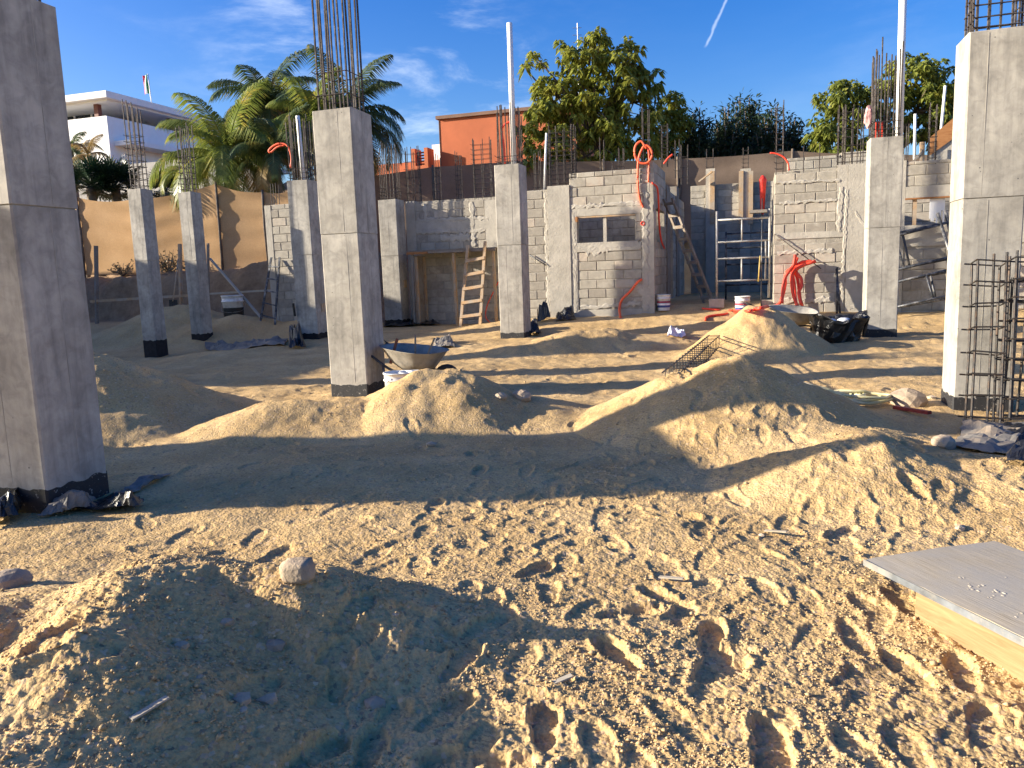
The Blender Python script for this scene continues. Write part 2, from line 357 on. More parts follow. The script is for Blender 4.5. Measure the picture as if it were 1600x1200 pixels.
# heaps in right/forward metres: (a, b, height, radius, power)
HEAPS = [
 ((-1.38, 2.35), (-1.48, 3.0), .29, .72, 1.0), ((-1.30, 1.1), (-1.42, 2.2), .20, .80, 1.1), ((-2.3, 2.0), (-2.2, 2.9), .14, .8, 1.2), ((-1.35, 3.03), (-.85, 3.0), .22, .52, 1.0), ((-.8, 3.0), (-.5, 3.08), .05, .45, 1.2),
 ((-2.4, 7.6), (-1.4, 7.75), .22, .75, 1.15), ((-.92, 7.85), (-.60, 7.9), .41, .90, 1.05), ((-.3, 7.8), (.1, 7.9), .15, .8, 1.2),
 ((1.97, 7.1), (2.03, 7.05), .54, 1.32, 1.1), ((2.3, 6.1), (2.6, 5.6), .15, 1.0, 1.2), ((2.12, 4.95), (2.3, 4.9), .24, .75, 1.15), ((3.0, 4.9), (3.6, 4.2), .13, 1.0, 1.2),
 ((3.85, 12.25), (4.0, 12.3), .60, .98, 1.05), ((3.2, 11.9), (3.7, 12.1), .16, .7, 1.2),
 ((.9, 13.5), (1.7, 13.7), .24, .85, 1.1), ((.2, 13.4), (.6, 13.5), .13, .8, 1.1), ((2.1, 13.4), (2.5, 13.6), .10, .7, 1.1),
 ((-4.75, 8.3), (-4.6, 8.4), .68, 1.65, 1.15),
 ((-7.6, 19.6), (-7.0, 19.7), .34, 1.5, 1.2), ((-9.3, 20.8), (-8.7, 21.0), .5, 1.7, 1.2), ((-5.2, 19.6), (-4.7, 19.9), .2, 1.3, 1.2),
 ((-7.2, 15.2), (-6.2, 15.0), .12, 1.4, 1.2),
]
PITS = [((-2.0, 2.75), (-1.83, 2.95), .10, .28), ((-1.62, 3.05), (-1.45, 3.1), .06, .16), ((-1.95, 2.3), (-1.85, 2.45), .07, .25), ((-1.05, 2.55), (-.9, 2.5), .05, .3)]
COLS = []                                            # filled below: base flattening not needed
def gbase(u, v):
    u = np.asarray(u, float); v = np.asarray(v, float); x = u*CP+v*SP; y = -u*SP+v*CP
    z = .12*sstep(9, 15, v) + .25*sstep(15.4, 17.5, v)*sstep(-7.4, -4.6, u) + .20*sstep(17.45, 18.1, v)*sstep(-3.2, -2.4, u)*(1-sstep(.15, .3, u))
    z = z - .26*sstep(-9, -12, u)*(1-sstep(14, 17.5, v))*sstep(8, 12, v) + .25*sstep(-9.5, -12.5, u)*sstep(15.5, 18.2, v)
    # cut bank on the left and raised land behind
    bank = sstep(18.7, 19.5, v + .25*pnoise(u*.7, v*.3))*sstep(-10.6, -12.2, u)
    z = z + 1.35*bank + .5*bank*sstep(-15, -12, u)
    z = z + bank*(.16*fbm(u, v*1.5, 1.3, 4)) + 2.2*sstep(26.3, 28.2, v - 5.5*sstep(-10, -13, u)) + 3.0*sstep(30, 40, v)*sstep(-12, -18, u) - .3*sstep(23, 25, v)*bank*0
    far = np.hypot(u, v); z = z + 2.0*sstep(60, 200, far)*sstep(10, 60, v)
    hp = 0
    for a, b, h, Rr, p in HEAPS: hp = np.maximum(hp, capsule(x, y, a, b, h, Rr, p))
    for a, b, h, Rr, p in HEAPS: hp = hp + .12*capsule(x, y, a, b, h, Rr, p)
    for a, b, dp, Rr in PITS: hp = hp - capsule(x, y, a, b, dp, Rr, 1.1, .05)
    n = fbm(x, y, .55, 3)*.045*(1-sstep(25, 40, far)) + fbm(x+40, y, 2.1, 3)*(.014+.13*np.clip(hp, 0, .7))*(1-sstep(25, 40, far))
    n = n + fbm(x, y+30, 8.5, 3, .6)*.055*np.clip(hp, 0, .5)*(1-.75*sstep(4, 7, far))*(1-sstep(8, 14, far))
    return z + hp + n
def gz(u, v): return float(gbase(np.array([u]), np.array([v]))[0])
def gzs(p): return gz(p[0], p[1])
def ground_at(px, py):                               # first ground point along a pixel's ray
    d = dirpx(px, py); s = np.linspace(1.2, 45, 5000); P = np.array(CAMP)[None] + s[:, None]*np.array(d)[None]
    below = P[:, 2] < gbase(P[:, 0], P[:, 1]); i = int(np.argmax(below)); return Vector(P[i])
def footprints(x, y, z):
    r = random.Random(11); mk = np.zeros_like(z); rimz = np.zeros_like(z)
    prints = []
    for k in range(430):
        fx = r.uniform(-.7, 3.2) if r.random() < .8 else r.uniform(-2.5, 4); fy = 1.7 + 4.6*r.random()**1.15
        prints.append((fx, fy, R(r.gauss(28, 28)) if r.random() < .8 else r.uniform(0, 6.28), r.uniform(.9, 1.5) if (fy < 3.0 and r.random() < .4) or r.random() < .06 else r.uniform(.28, .6)))
    for k in range(420):
        fy = r.uniform(4, 15); fx = r.uniform(-.55, .6)*fy; prints.append((fx, fy, r.uniform(0, 6.28), r.uniform(.25, .7)))
    for fx, fy, a, dp in prints:
        rad = .32; idx = np.where((np.abs(x-fx) < rad) & (np.abs(y-fy) < rad))
        if not len(idx[0]): continue
        lx = x[idx]-fx; ly = y[idx]-fy; c, s = math.cos(a), math.sin(a)
        t = lx*c - ly*s; l = lx*s + ly*c              # l along the shoe
        w = np.where(l > 0, .052, .042); e = np.sqrt((t/w)**2 + ((np.abs(l)-.045)/.098*(np.abs(l) > .045))**2)
        ins = 1-sstep(.82, 1.06, e); rim = np.exp(-((e-1.22)/.18)**2)*(.55+.45*np.sign(l)*.6)
        tread = .0013*np.sin(l*260)*ins
        mk[idx] = np.minimum(mk[idx], dp*-.022*ins*(1-.3*sstep(3.0, 4.2, y[idx]))*(1-.25*(np.abs(l) < .03)) + tread); rimz[idx] = np.maximum(rimz[idx], (.003+dp*.007)*rim)
    return mk + rimz*(mk > -.004)
def build_ground():
    a_f = np.linspace(R(-41), R(41), 700); a_c = np.linspace(R(41), R(319), 120)[1:-1]
    ang = np.concatenate([a_f, a_c])
    rad = np.concatenate([[.25, .6, 1.0, 1.3], np.geomspace(1.5, 27, 930), np.geomspace(28, 1200, 40)])
    A, Rd = np.meshgrid(ang, rad); x = Rd*np.sin(A); y = Rd*np.cos(A); u = x*CP-y*SP; v = x*SP+y*CP
    z = gbase(u, v)
    near = 1-sstep(9, 22, Rd)
    FP = footprints(x, y, z); z = z + FP
    lum = fbm(x, y, 7.5, 3, .55); z = z + near*(.0035*lum + .005*(1-np.abs(fbm(x+9, y, 3.4, 2))*2))
    z = z + (1-sstep(4, 9, Rd))*.0055*fbm(x, y, 38, 2, .6)
    z = z + (1-sstep(4.5, 9, Rd))*(.0040+.0055*(1-sstep(2.5, 3.7, y)))*fbm(x+3, y, 15, 3, .6)*(FP > -.006)
    z = z + .015*fbm(x, y+50, 3.6, 4, .6)*sstep(7, 10, Rd)*(1-sstep(18, 25, Rd))
    # parallel drag marks in the packed middle ground
    z = z + .006*sstep(4.5, 6, y)*(1-sstep(9, 12, y))*fbm(x*1.2, y*5, 1.6, 3)
    nr, na = A.shape; V = np.stack([u, v, z], -1).reshape(-1, 3)
    i = np.arange(nr-1)[:, None]*na; j = np.arange(na)[None]; j2 = (j+1) % na
    F = np.stack([i+j, i+na+j, i+na+j2, i+j2], -1).reshape(-1, 4)
    V = np.vstack([V, [[0, 0, 0]]]); c = len(V)-1
    me = bpy.data.meshes.new('ground'); nq = len(F); tri = np.stack([np.full(na, c), j[0], j2[0]], -1)
    me.vertices.add(len(V)); me.vertices.foreach_set('co', V.ravel())
    me.loops.add(nq*4+na*3); me.loops.foreach_set('vertex_index', np.concatenate([F[:, ::-1].ravel(), tri[:, ::-1].ravel()]).astype(np.int32))
    me.polygons.add(nq+na); st = np.concatenate([np.arange(nq)*4, nq*4+np.arange(na)*3]); me.polygons.foreach_set('loop_start', st.astype(np.int32))
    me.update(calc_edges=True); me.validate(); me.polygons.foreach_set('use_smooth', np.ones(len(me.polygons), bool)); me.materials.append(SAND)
    o = bpy.data.objects.new('ground', me); col.objects.link(o)
    if me.polygons[2000].normal.z < 0: me.flip_normals()
    tag(o, 'pale dry sand of the building site, trodden and heaped', None, None, 'structure')
    return V[:-1, 2].reshape(nr, na), ang, rad, FP
ZG, GANG, GRAD, FPZ = build_ground()

# loose pebbles and crumbs: uncountable
def rock_mesh(r, n=1, seed=0, sq=(1, 1, .7), jit=.22):
    rr = random.Random(seed); import bmesh
    bm = bmesh.new(); bmesh.ops.create_icosphere(bm, subdivisions=n, radius=r)
    for p in bm.verts:
        p.co = Vector((p.co.x*sq[0], p.co.y*sq[1], p.co.z*sq[2]))*(1+rr.uniform(-jit, jit))
    vs_ = [tuple(p.co) for p in bm.verts]; fs = [tuple(q.index for q in f.verts) for f in bm.faces]; bm.free(); return vs_, fs
def build_pebbles():
    r = np.random.RandomState(5); n = 95000
    ai = r.randint(2, 698, n); ri = (6 + r.rand(n)**1.1*620).astype(int)
    R0 = GRAD[ri]; a = GANG[ai]; x, y = R0*np.sin(a), R0*np.cos(a); z = ZG[ri, ai]
    dens = fbm(x, y, 1.6, 3)*1.1 + .9*fbm(x+7, y, 6, 2) + np.where(y < 3.3, .42, np.where(y < 4.2, .12, -.15))
    hp = 0
    for A, B, h, Rr, p in HEAPS: hp = np.maximum(hp, capsule(x, y, A, B, h, Rr, p))
    keep = (dens + .6*np.clip(hp, 0, .4) > r.rand(n)*.75) & (FPZ[ri, ai] > -.007)
    x, y, z, R0 = x[keep], y[keep], z[keep], R0[keep]; m_ = len(x); x = x + r.randn(m_)*.004; y = y + r.randn(m_)*.004
    sz = (.0022 + .0042*r.rand(m_)**2.2 + np.where(r.rand(m_) < .03, .008*r.rand(m_), 0))*(1+.05*R0)
    oct_ = np.array([(1, 0, 0), (-1, 0, 0), (0, 1, 0), (0, -1, 0), (0, 0, 1), (0, 0, -1)], float); fs = np.array([(0, 2, 4), (2, 1, 4), (1, 3, 4), (3, 0, 4), (2, 0, 5), (1, 2, 5), (3, 1, 5), (0, 3, 5)])
    P = oct_[None]*(1+.45*(r.rand(m_, 6, 1)-.5)) + .25*(r.rand(m_, 6, 3)-.5); an = r.rand(m_)*6.28; c, sn = np.cos(an)[:, None], np.sin(an)[:, None]
    P = np.stack([P[..., 0]*c-P[..., 1]*sn, P[..., 0]*sn+P[..., 1]*c, P[..., 2]*.75], -1)*sz[:, None, None]
    P[..., 0] += (x*CP-y*SP)[:, None]; P[..., 1] += (x*SP+y*CP)[:, None]; P[..., 2] += (z+sz*.35)[:, None]
    V = P.reshape(-1, 3); F = (fs[None]+6*np.arange(m_)[:, None, None]).reshape(-1, 3)
    me = bpy.data.meshes.new('pebbles'); me.vertices.add(len(V)); me.vertices.foreach_set('co', V.ravel()); me.loops.add(len(F)*3); me.loops.foreach_set('vertex_index', F.ravel().astype(np.int32))
    me.polygons.add(len(F)); me.polygons.foreach_set('loop_start', (np.arange(len(F))*3).astype(np.int32)); me.update(calc_edges=True)
    me.materials.append(simple('pebble', (.48, .345, .185), .95, 0, .45, 25, .1, .002, None, .1))
    o = bpy.data.objects.new('pebbles', me); col.objects.link(o); tag(o, 'loose pebbles and crumbs strewn over the sand', None, None, 'stuff')
build_pebbles()

# ---------------------------------------------------------------- concrete columns
_rng = random.Random(21)
def bar_mb(p0, h, r=.009, lean=(0, 0)):
    return MB().tube([p0, (p0[0]+lean[0]*h*.5, p0[1]+lean[1]*h*.5, p0[2]+h*.5), (p0[0]+lean[0]*h, p0[1]+lean[1]*h, p0[2]+h)], r, 5)
def hoop_mb(x0, y0, x1, y1, z, r=.006, rr=None):
    rr = rr or _rng; j = lambda: rr.uniform(-.006, .006)
    p = [(x0+j(), y0+j(), z+j()), (x1+j(), y0+j(), z+j()), (x1+j(), y1+j(), z+j()), (x0+j(), y1+j(), z+j())]
    mb = MB()
    for k in range(4): mb.tube([p[k], p[(k+1) % 4]], r, 4)
    mb.tube([p[0], (p[0][0]-.03, p[0][1]-.03, z+.02)], r, 4); return mb
def rebar_cage(root, x0, y0, x1, y1, z, hts, n, stirrups, r=.009, lean=.01, mat=None, rs_=.006):
    mat = mat or REBAR; pts = []
    per = max(4, n); sides = [per//4 + (1 if k < per % 4 else 0) for k in range(4)]
    cr = [(x0, y0), (x1, y0), (x1, y1), (x0, y1)]
    for k in range(4):
        a, b = cr[k], cr[(k+1) % 4]
        for q in range(sides[k]): t = q/sides[k]; pts.append((a[0]+(b[0]-a[0])*t, a[1]+(b[1]-a[1])*t))
    for (x, y) in pts[:n]:
        h = _rng.uniform(*hts); bar_mb((x, y, z-.12), h+.12, r, (_rng.uniform(-lean, lean), _rng.uniform(-lean, lean))).build('rebar', mat, root)
    e = r+rs_*.6
    for s in stirrups: hoop_mb(x0-e, y0-e, x1+e, y1+e, z+s, rs_).build('stirrup', mat, root)
def prism(s, z0, z1, ch, off=0., rag=0.):
    a = off; b = s-off; c = ch
    o = [(a+c, a), (b-c, a), (b, a+c), (b, b-c), (b-c, b), (a+c, b), (a, b-c), (a, a+c)]; mb = MB()
    k = max(2, int((z1-z0)/.25)); vs_ = []
    for i in range(k+1):
        z = z0+(z1-z0)*i/k
        for (x, y) in o:
            w = .0018; vs_.append((x+_rng.uniform(-w, w), y+_rng.uniform(-w, w), z+(_rng.uniform(-rag, rag) if i == k else 0)))
    fs = [(i*8+j, i*8+(j+1) % 8, (i+1)*8+(j+1) % 8, (i+1)*8+j) for i in range(k) for j in range(8)]
    fs += [tuple(range(8))[::-1], tuple(k*8+j for j in range(8))]
    return mb.add(vs_, fs)
def column(u, v, s, zband, ztop, label, hts, n, stir, pier=None, lift=1.96, lean=.012, tar=TARS, rr=.009):
    zg = gz(u+s/2, v+s/2); root = thing('concrete_column', label, 'column', (u, v, zg), 0, 'square concrete columns of the new building')
    zb = zband-zg; zt = ztop-zg; lf = lift-zg
    if pier:
        MB().box((0, 0, -.25), (s, pier, zb)).build('tar_band', tar, root)
        MB().box((.003, .003, zb), (s-.003, pier-.003, lf)).build('lower_lift', CONC, root); MB().box((0, 0, lf), (s, pier, zt)).build('upper_lift', CONC, root)
    else:
        prism(s, -.25, lf-.005, .012, .0).build('lower_lift', CONC, root)
        prism(s, lf-.005, lf+.004, .012, .007).build('cold_joint', MORTAR, root)
        prism(s, lf+.004, zt, .012, -.0035, .008).build('upper_lift', CONC, root)
        per = []; q = -.0035; e = s+.0035; c = .012
        for (x0, y0), (x1, y1) in (((q+c, q), (e-c, q)), ((e, q+c), (e, e-c)), ((e-c, e), (q+c, e)), ((q, e-c), (q, q+c))):
            per += [(x0+(x1-x0)*k/15, y0+(y1-y0)*k/15) for k in range(16)]
        n_ = len(per); tv_ = [(x, y, -.25) for x, y in per] + [(x, y, zb+.008*math.sin(k*.9+u)+_rng.uniform(-.009, .009)) for k, (x, y) in enumerate(per)]
        tv_ += [(s/2+(x-s/2)*.98, s/2+(y-s/2)*.98, z+.001) for x, y, z in tv_[n_:]]
        MB().add(tv_, [(k, (k+1) % n_, n_+(k+1) % n_, n_+k) for k in range(n_)] + [(n_+k, n_+(k+1) % n_, 2*n_+(k+1) % n_, 2*n_+k) for k in range(n_)]).build('tar_band', tar, root)
        for z0_, z1_, pr in ((zb+.03, lf-.02, 0), (lf+.02, zt-.02, .0035)):
            f = _rng.uniform(.3, .7)*s; MB().box((f, -pr-.0016, z0_), (f+.004, .01, z1_)).build('form_seam', CONC, root)
            f = _rng.uniform(.3, .7)*s; MB().box((s-.01, f, z0_), (s+pr+.0016, f+.004, z1_)).build('form_seam', CONC, root)
    i = .06
    if n: rebar_cage(root, i, i, s-i, (pier or s)-i, zt, hts, n, stir, rr, lean)
    return root, zg
cB = 'concrete column'
colA, zA = column(-4.84, 3.74, .5, .165, 3.24, 'nearest big concrete column at the left edge with splashed black base', (1.8, 2.2), 12, (.05, .2))
colB, zB = column(-4.98, 8.37, .5, .156, 3.375, 'tall concrete column standing beside the wheelbarrow with long bare rebar on top', (2.3, 2.6), 14, (.17, .42), lean=.014, rr=.0125)
colC, zC = column(-4.92, 14.86, .5, .234, 3.50, 'concrete column in front of the ladder platform with a white pipe rising from it', (.95, 1.2), 14, (.06, .16), rr=.012)
colD, zD = column(1.76, 14.64, .5, .246, 3.43, 'concrete column beside the black rubbish bag with a tall white pipe on top', (1.2, 1.6), 16, (.05, .14, .26), rr=.012)
colE, zE = column(1.77, 8.21, .5, .124, 3.405, 'near concrete column at the right edge with a rebar cage leaning on it', (1.6, 1.9), 16, (.04, .13, .23, .34, .46), rr=.011)
colF, zF = column(-12.94, 13.99, .35, .22, 3.47, 'slim concrete column with black foot, left one of the thin pair by the tan fence', (1.55, 1.95), 8, [.08+.13*k for k in range(9)], lift=1.95, tar=TAR, rr=.012)
colG, zG = column(-12.85, 15.44, .35, .24, 3.52, 'slim concrete column with black foot, right one of the thin pair by the tan fence', (1.3, 1.6), 8, [.08+.12*k for k in range(7)], lift=1.95, tar=TAR, rr=.012)
colH, zH = column(-9.67, 15.02, .5, .255, 3.535, 'concrete column with a short white pipe and orange conduit looping from its rebar', (1.2, 1.45), 16, (.05, .15, .25), tar=TAR, rr=.012)
colI, zI = column(-9.46, 18.86, .5, .285, 3.40, 'shaded concrete column at the left end of the plank platform', (1.2, 1.5), 16, (.05, .13, .21, .3), tar=TAR, rr=.012)
column(-9.65, 8.37, .5, .15, 3.42, 'concrete column hidden behind the nearest left column', (1.5, 1.9), 12, (.05, .2))
column(-9.65, 2.2, .5, .15, 3.42, 'concrete column left of the picture nearest the camera', (1.5, 1.9), 12, (.05, .2))
column(-9.65, 3.74, .5, .15, 3.42, 'concrete column left of the picture beside a low pier', (1.5, 1.9), 12, (.05, .2))
lp = thing('concrete_pier', 'lower concrete pier between two columns left of the picture', 'pier', (-9.6, 2.71, 0)); MB().box((0, 0, -.3), (.4, 1.02, 2.75)).build('pier_body', CONC, lp)
column(-12.3, 9.5, .5, .1, 3.42, 'concrete column left of the picture towards the neighbour house', (1.5, 1.9), 12, (.05, .2))
def pipe_on(root, p0, p1, r=.035, name='drain_pipe', mat=None, n=10):
    o = Vector(root.location); MB().tube([Vector(p0)-o, Vector(p1)-o], r, n).build(name, mat or PVC, root, True)
# white pipes cast into the columns
def pipe_px(root, pxb, pyb, pxt, pyt, v, r=.045, zb=None):
    a = atV(pxb, pyb, v); b = atV(pxt, pyt, v); d = (b-a).normalized(); pipe_on(root, a-d*.15, b, r)
pipe_px(colC, 803, 252, 796, 36, 15.1, .055); pipe_px(colD, 1405, 212, 1411, -14, 14.9, .06); pipe_px(colH, 474, 279, 465, 181, 15.2, .045)
# ply scraps nailed on the shaded columns
MB().box((.498, .2, .6), (.52, .34, .78)).build('wood_scrap', WOOD, colH); MB().box((.498, .2, 1.0), (.52, .36, 1.2)).build('wood_scrap', WOOD, colI)

# ---------------------------------------------------------------- block walls
BLOCK_MESH = {}
def block_mesh(w, h, d):
    k = (round(w, 2), round(h, 2), d)
    if k not in BLOCK_MESH:
        c = .008; w, h = k[0], k[1]
        f = [(0, c, 0), (w, c, 0), (w, c, h), (0, c, h)]; g = [(c, 0, c), (w-c, 0, c), (w-c, 0, h-c), (c, 0, h-c)]
        bk = [(0, d, 0), (w, d, 0), (w, d, h), (0, d, h)]; mb = MB()
        mb.add(f+g+bk, [(4,5,6,7),(0,1,5,4),(1,2,6,5),(2,3,7,6),(3,0,4,7),(8,11,10,9),(0,8,9,1),(1,9,10,2),(2,10,11,3),(3,11,8,0)])
        BLOCK_MESH[k] = mb.mesh('block', BLOCK)
    return BLOCK_MESH[k]
def sub_iv(ivs, a, b):
    out = []
    for p, q in ivs:
        if b <= p or a >= q: out.append((p, q)); continue
        if a > p: out.append((p, a))
        if b < q: out.append((b, q))
    return out
def block_wall(name, label, u0, v0, rot, length, z0, tops, openings=(), solids=(), th=.15, zs=.12, bl=.405, bh=.206, core=None, blocks=True, seed=1):
    root = thing(name, label, 'wall', (u0, v0, z0), rot); rr = random.Random(seed)
    A = sorted({0, length, *[x for t in tops for x in t[:2]], *[x for t in openings for x in t[:2]]})
    Z = sorted({0, *[t[2]-z0 for t in tops], *[x-z0 for t in openings for x in t[2:4]]})
    mb = MB()
    for a, b in zip(A[:-1], A[1:]):
        top = max([t[2]-z0 for t in tops if t[0] <= (a+b)/2 <= t[1]] or [0])
        for c, d in zip(Z[:-1], Z[1:]):
            if (c+d)/2 > top: continue
            if any(o[0] < (a+b)/2 < o[1] and o[2]-z0 < (c+d)/2 < o[3]-z0 for o in openings): continue
            mb.box((a, .012, c), (b, th, d))
    mb.build('mortar_core', core or MORTAR, root)
    for (a, b, c, d, pr, nm) in solids:
        k = max(1, int((b-a)/.2)); kk = max(1, int((d-c)/.2)); m2 = MB()
        m2.box((a, -pr, c-z0), (b, th+.004+pr*.3, d-z0)); m2.build(nm, PLASTER, root)
    if not blocks: return root
    k = 0
    while True:
        zc = z0+zs+k*bh if k else z0+zs
        if zc > max(t[2] for t in tops): break
        off = -bl/2 if k % 2 else 0; a = off
        while a < length:
            ivs = [(max(0, a+.006), min(length, a+bl-.006))]
            h = bh-.013; zt = zc+h
            for o in list(openings)+list(solids):
                if o[2] < zt-.05 and o[3] > zc+.05: ivs = sub_iv(ivs, o[0]-.006, o[1]+.006)
            for p, q in ivs:
                top = max([t[2] for t in tops if t[0]-.01 <= (p+q)/2 <= t[1]+.01] or [0])
                hh = min(h, top-zc)
                if q-p < .05 or hh < .05: continue
                inst('block', block_mesh(q-p, hh, th+.004), root, (p+rr.uniform(-.003, .003), rr.uniform(-.006, .004), zc-z0))
            a += bl
        k += 1
    return root
VW = 17.6
def ua(px, v=VW, py=400): return atV(px, py, v).x
def za(px, py, v=VW): return atV(px, py, v).z
# W1: middle wall with the two-light window
u1 = ua(824); u2 = ua(1022); Lw = u2-u1; A_ = lambda px: ua(px)-u1
wz = (za(945, 378), za(945, 338))
W1 = block_wall('block_wall', 'grey block wall with a small two light window in the middle of the site', u1, VW, 0, Lw, 0.05,
    [(0, A_(858), za(840, 297)), (A_(858), A_(892), za(875, 291)), (A_(892), Lw, za(960, 266))],
    [(A_(903), A_(993), wz[0], wz[1])],
    [(A_(858), A_(892), .05, za(875, 290), .03, 'concrete_pillar'), (A_(892.2), A_(902), .05, za(900, 330), .012, 'plaster_jamb'),
     (A_(892.3), Lw-.02, wz[1]+.03, wz[1]+.2, .010, 'lintel'), (A_(902.2), A_(998), wz[0]-.2, wz[0], .016, 'sill_beam'),
     (A_(1003), Lw-.003, .05, wz[1]+.03, .008, 'corner_plaster'), (A_(902.2), A_(1002.8), .05, .52, .014, 'plinth')], seed=3)
MB().box((A_(903), -.015, wz[1]-.05-.012), (A_(993), .14, wz[1]-.05+.02)).build('lintel_board', WOOD, W1)
MB().box((A_(943), .02, wz[0]-.05), (A_(948), .12, wz[1]-.064)).build('mullion_post', PLASTER, W1)
MB().box((A_(901), -.045, wz[1]-.14), (A_(904), .05, wz[1]-.03)).build('wood_scrap', WOODO, W1)
jb = MB().lathe([(.05, 0), (.05, .02), (.03, .02), (.03, .005)], 14); o = jb.build('junction_box', REDP, W1, True, (A_(1005), -.008, za(1005, 349)-.05)); o.rotation_euler = (R(90), 0, 0)
# side wall of the same room, facing right
v_end = 25.0; Ls = v_end-VW; S_ = lambda px: atU(px, 420, u2).y-VW
zc0 = za(1022, 251)
Ws = block_wall('block_wall', 'shaded side wall of blocks behind the corner with the hanging red conduit', u2+.002, VW+.002, R(90), Ls, .3,
    [(0, S_(1041), zc0), (S_(1041), Ls, 3.35)], [(S_(1026.5), S_(1039), 2.0, 2.75), (S_(1046.5), S_(1052), .6, 2.75)],
    [(S_(1041), S_(1046), .3, 3.42, .03, 'form_board'), (S_(1056), S_(1060), .3, 3.6, .03, 'form_board')], seed=4)
for ch in [c for c in Ws.children if c.name.startswith('form_board')]: ch.data.materials[0] = WOODD
# back wall of the open court
vb = v_end
Wb = block_wall('block_wall', 'dark block wall at the back of the open court behind the scaffold', u2+.2, vb, 0, .75-u2, .45, [(0, .95-u2, za(1140, 287, vb))], (),
    [(ua(1103, vb)-u2-.2, ua(1117, vb)-u2-.2, .45, za(1110, 264, vb), .10, 'concrete_pillar'), (ua(1156, vb)-u2-.2, ua(1172, vb)-u2-.2, .45, za(1165, 264, vb), .10, 'concrete_pillar')], seed=5)
for px in (1113, 1157, 1172):
    a = ua(px, vb)-u2-.2; MB().box((a-.06, -.16, za(px, 350, vb)-.45), (a+.07, -.104, za(px, 268, vb)-.45)).build('form_board', WOOD, Wb)
block_wall('block_wall', 'inner block wall seen through the two light window', u1+.2, 20.9, 0, Lw-.4, .3, [(0, Lw-.4, 3.3)], seed=6)
block_wall('block_wall', 'return wall of blocks at the left end of the window room', u1+.15, VW+.155, R(90), 3.0, .05, [(0, 3.0, 3.25)], seed=7, blocks=False)
# W2: right wall
w0 = ua(1209); B_ = lambda px: ua(px)-w0; L2 = 9.2
wq = (za(1447, 351), za(1447, 308))
W2 = block_wall('block_wall', 'long lit block wall on the right with scaffold frames leaning on it', w0, VW, 0, L2, .05,
    [(0, B_(1305), za(1260, 266)), (B_(1305), B_(1412), za(1330, 257)), (B_(1412), L2, za(1450, 251))], [(B_(1411), B_(1545), wq[0], wq[1])],
    [(B_(1322), B_(1411), .05, za(1330, 256.5), .012, 'concrete_pillar'), (B_(1305), B_(1321.6), za(1310, 360), za(1310, 258), .006, 'plaster_jamb'),
     (B_(1411.4), L2-.1, wq[1], wq[1]+.22, .014, 'lintel'), (B_(1411.4), L2-.1, wq[0]-.42, wq[0], .010, 'sill_beam'), (B_(1212), B_(1321), za(1270, 372), za(1270, 362), .006, 'plaster_band')], seed=8)
MB().box((B_(1411), -.02, wq[1]-.05-.03), (B_(1545), .12, wq[1]-.05-.002)).build('lintel_board', WOODO, W2)
MB().box((B_(1424), .03, wq[0]-.05), (B_(1430), .11, wq[1]-.08)).build('window_prop', WOOD, W2)
mb = MB()
for k in range(9): a = B_(1450)+k*.03; mb.box((a, .045, wq[1]-.08-(.12+.30*abs(math.sin(k*1.7+.6)))-.1), (a+.031, .05+.003*(k % 2), wq[1]-.085))
mb.build('hanging_rag', WHITE, W2)
block_wall('block_wall', 'inner wall seen through the opening in the right wall', .8, 20.6, 0, 9.0, .3, [(0, 9.0, 3.3)], seed=9)
block_wall('block_wall', 'end return of the right wall along the open court', w0+.15, VW+.155, R(90), 2.9, .05, [(0, 2.9, 3.3)], seed=10)
block_wall('block_wall', 'low upper block wall set back above the right wall', ua(1228, 20.9), 20.9, 0, 2.6, 3.0, [(0, 1.2, za(1260, 246, 20.9)), (1.2, 2.6, za(1310, 239, 20.9))], seed=11, zs=.05)
# W0: recessed wall behind the platform and the stub on the left
V0 = 19.45; p0 = ua(637, V0); C_ = lambda px: ua(px, V0)-p0
W0 = block_wall('block_wall', 'recessed block wall behind the wooden ladder and plank platform', p0, V0, 0, u1-.02-p0, -.1, [(0, u1-.02-p0, za(700, 312, V0))], (),
    [(C_(637.5), C_(652), -.1, za(645, 314, V0), .012, 'concrete_pillar'), (C_(652.2), C_(760), za(700, 362, V0), za(700, 342, V0), .010, 'concrete_band'), (C_(760.2), C_(795), 1.6, za(770, 312.5, V0), .012, 'concrete_pillar')], seed=12)
s0 = ua(419); block_wall('block_wall', 'narrow stub of block wall behind the orange conduit column', s0, VW, 0, 2.4, 0, [(0, 2.4, za(430, 320))], (), [(.0, .18, 0, za(430, 320)-.01, .008, 'concrete_edge')], seed=13)

def smear(root, a0, z0, a1, z1, w, seed, dep=.008):
    # ragged strip of slopped mortar standing proud of the wall face, between two points (a along the wall, z height)
    r = random.Random(seed); d = Vector((a1-a0, 0, z1-z0)); ln_ = d.length; d.normalize(); nn = Vector((-d.z, 0, d.x)); k = max(4, int(ln_/.05)); vs_ = []; fs = []; zr = root.location.z
    for i in range(k+1):
        c = Vector((a0, 0, z0-zr))+d*(ln_*i/k); wl, wr = w*r.uniform(.3, 1.6), w*r.uniform(.3, 1.6); jj = lambda: r.uniform(.25, 1)*dep
        for off, y in ((-wl, .004), (-wl*.6, -jj()), (0, -jj()), (wr*.6, -jj()), (wr, .004)): vs_.append(c+nn*off+Vector((0, y-.012, 0)))
    for i in range(k):
        for j in range(4): fs.append((i*5+j, (i+1)*5+j, (i+1)*5+j+1, i*5+j+1))
    MB().add(vs_, fs).build('mortar_smear', PLASTER, root)
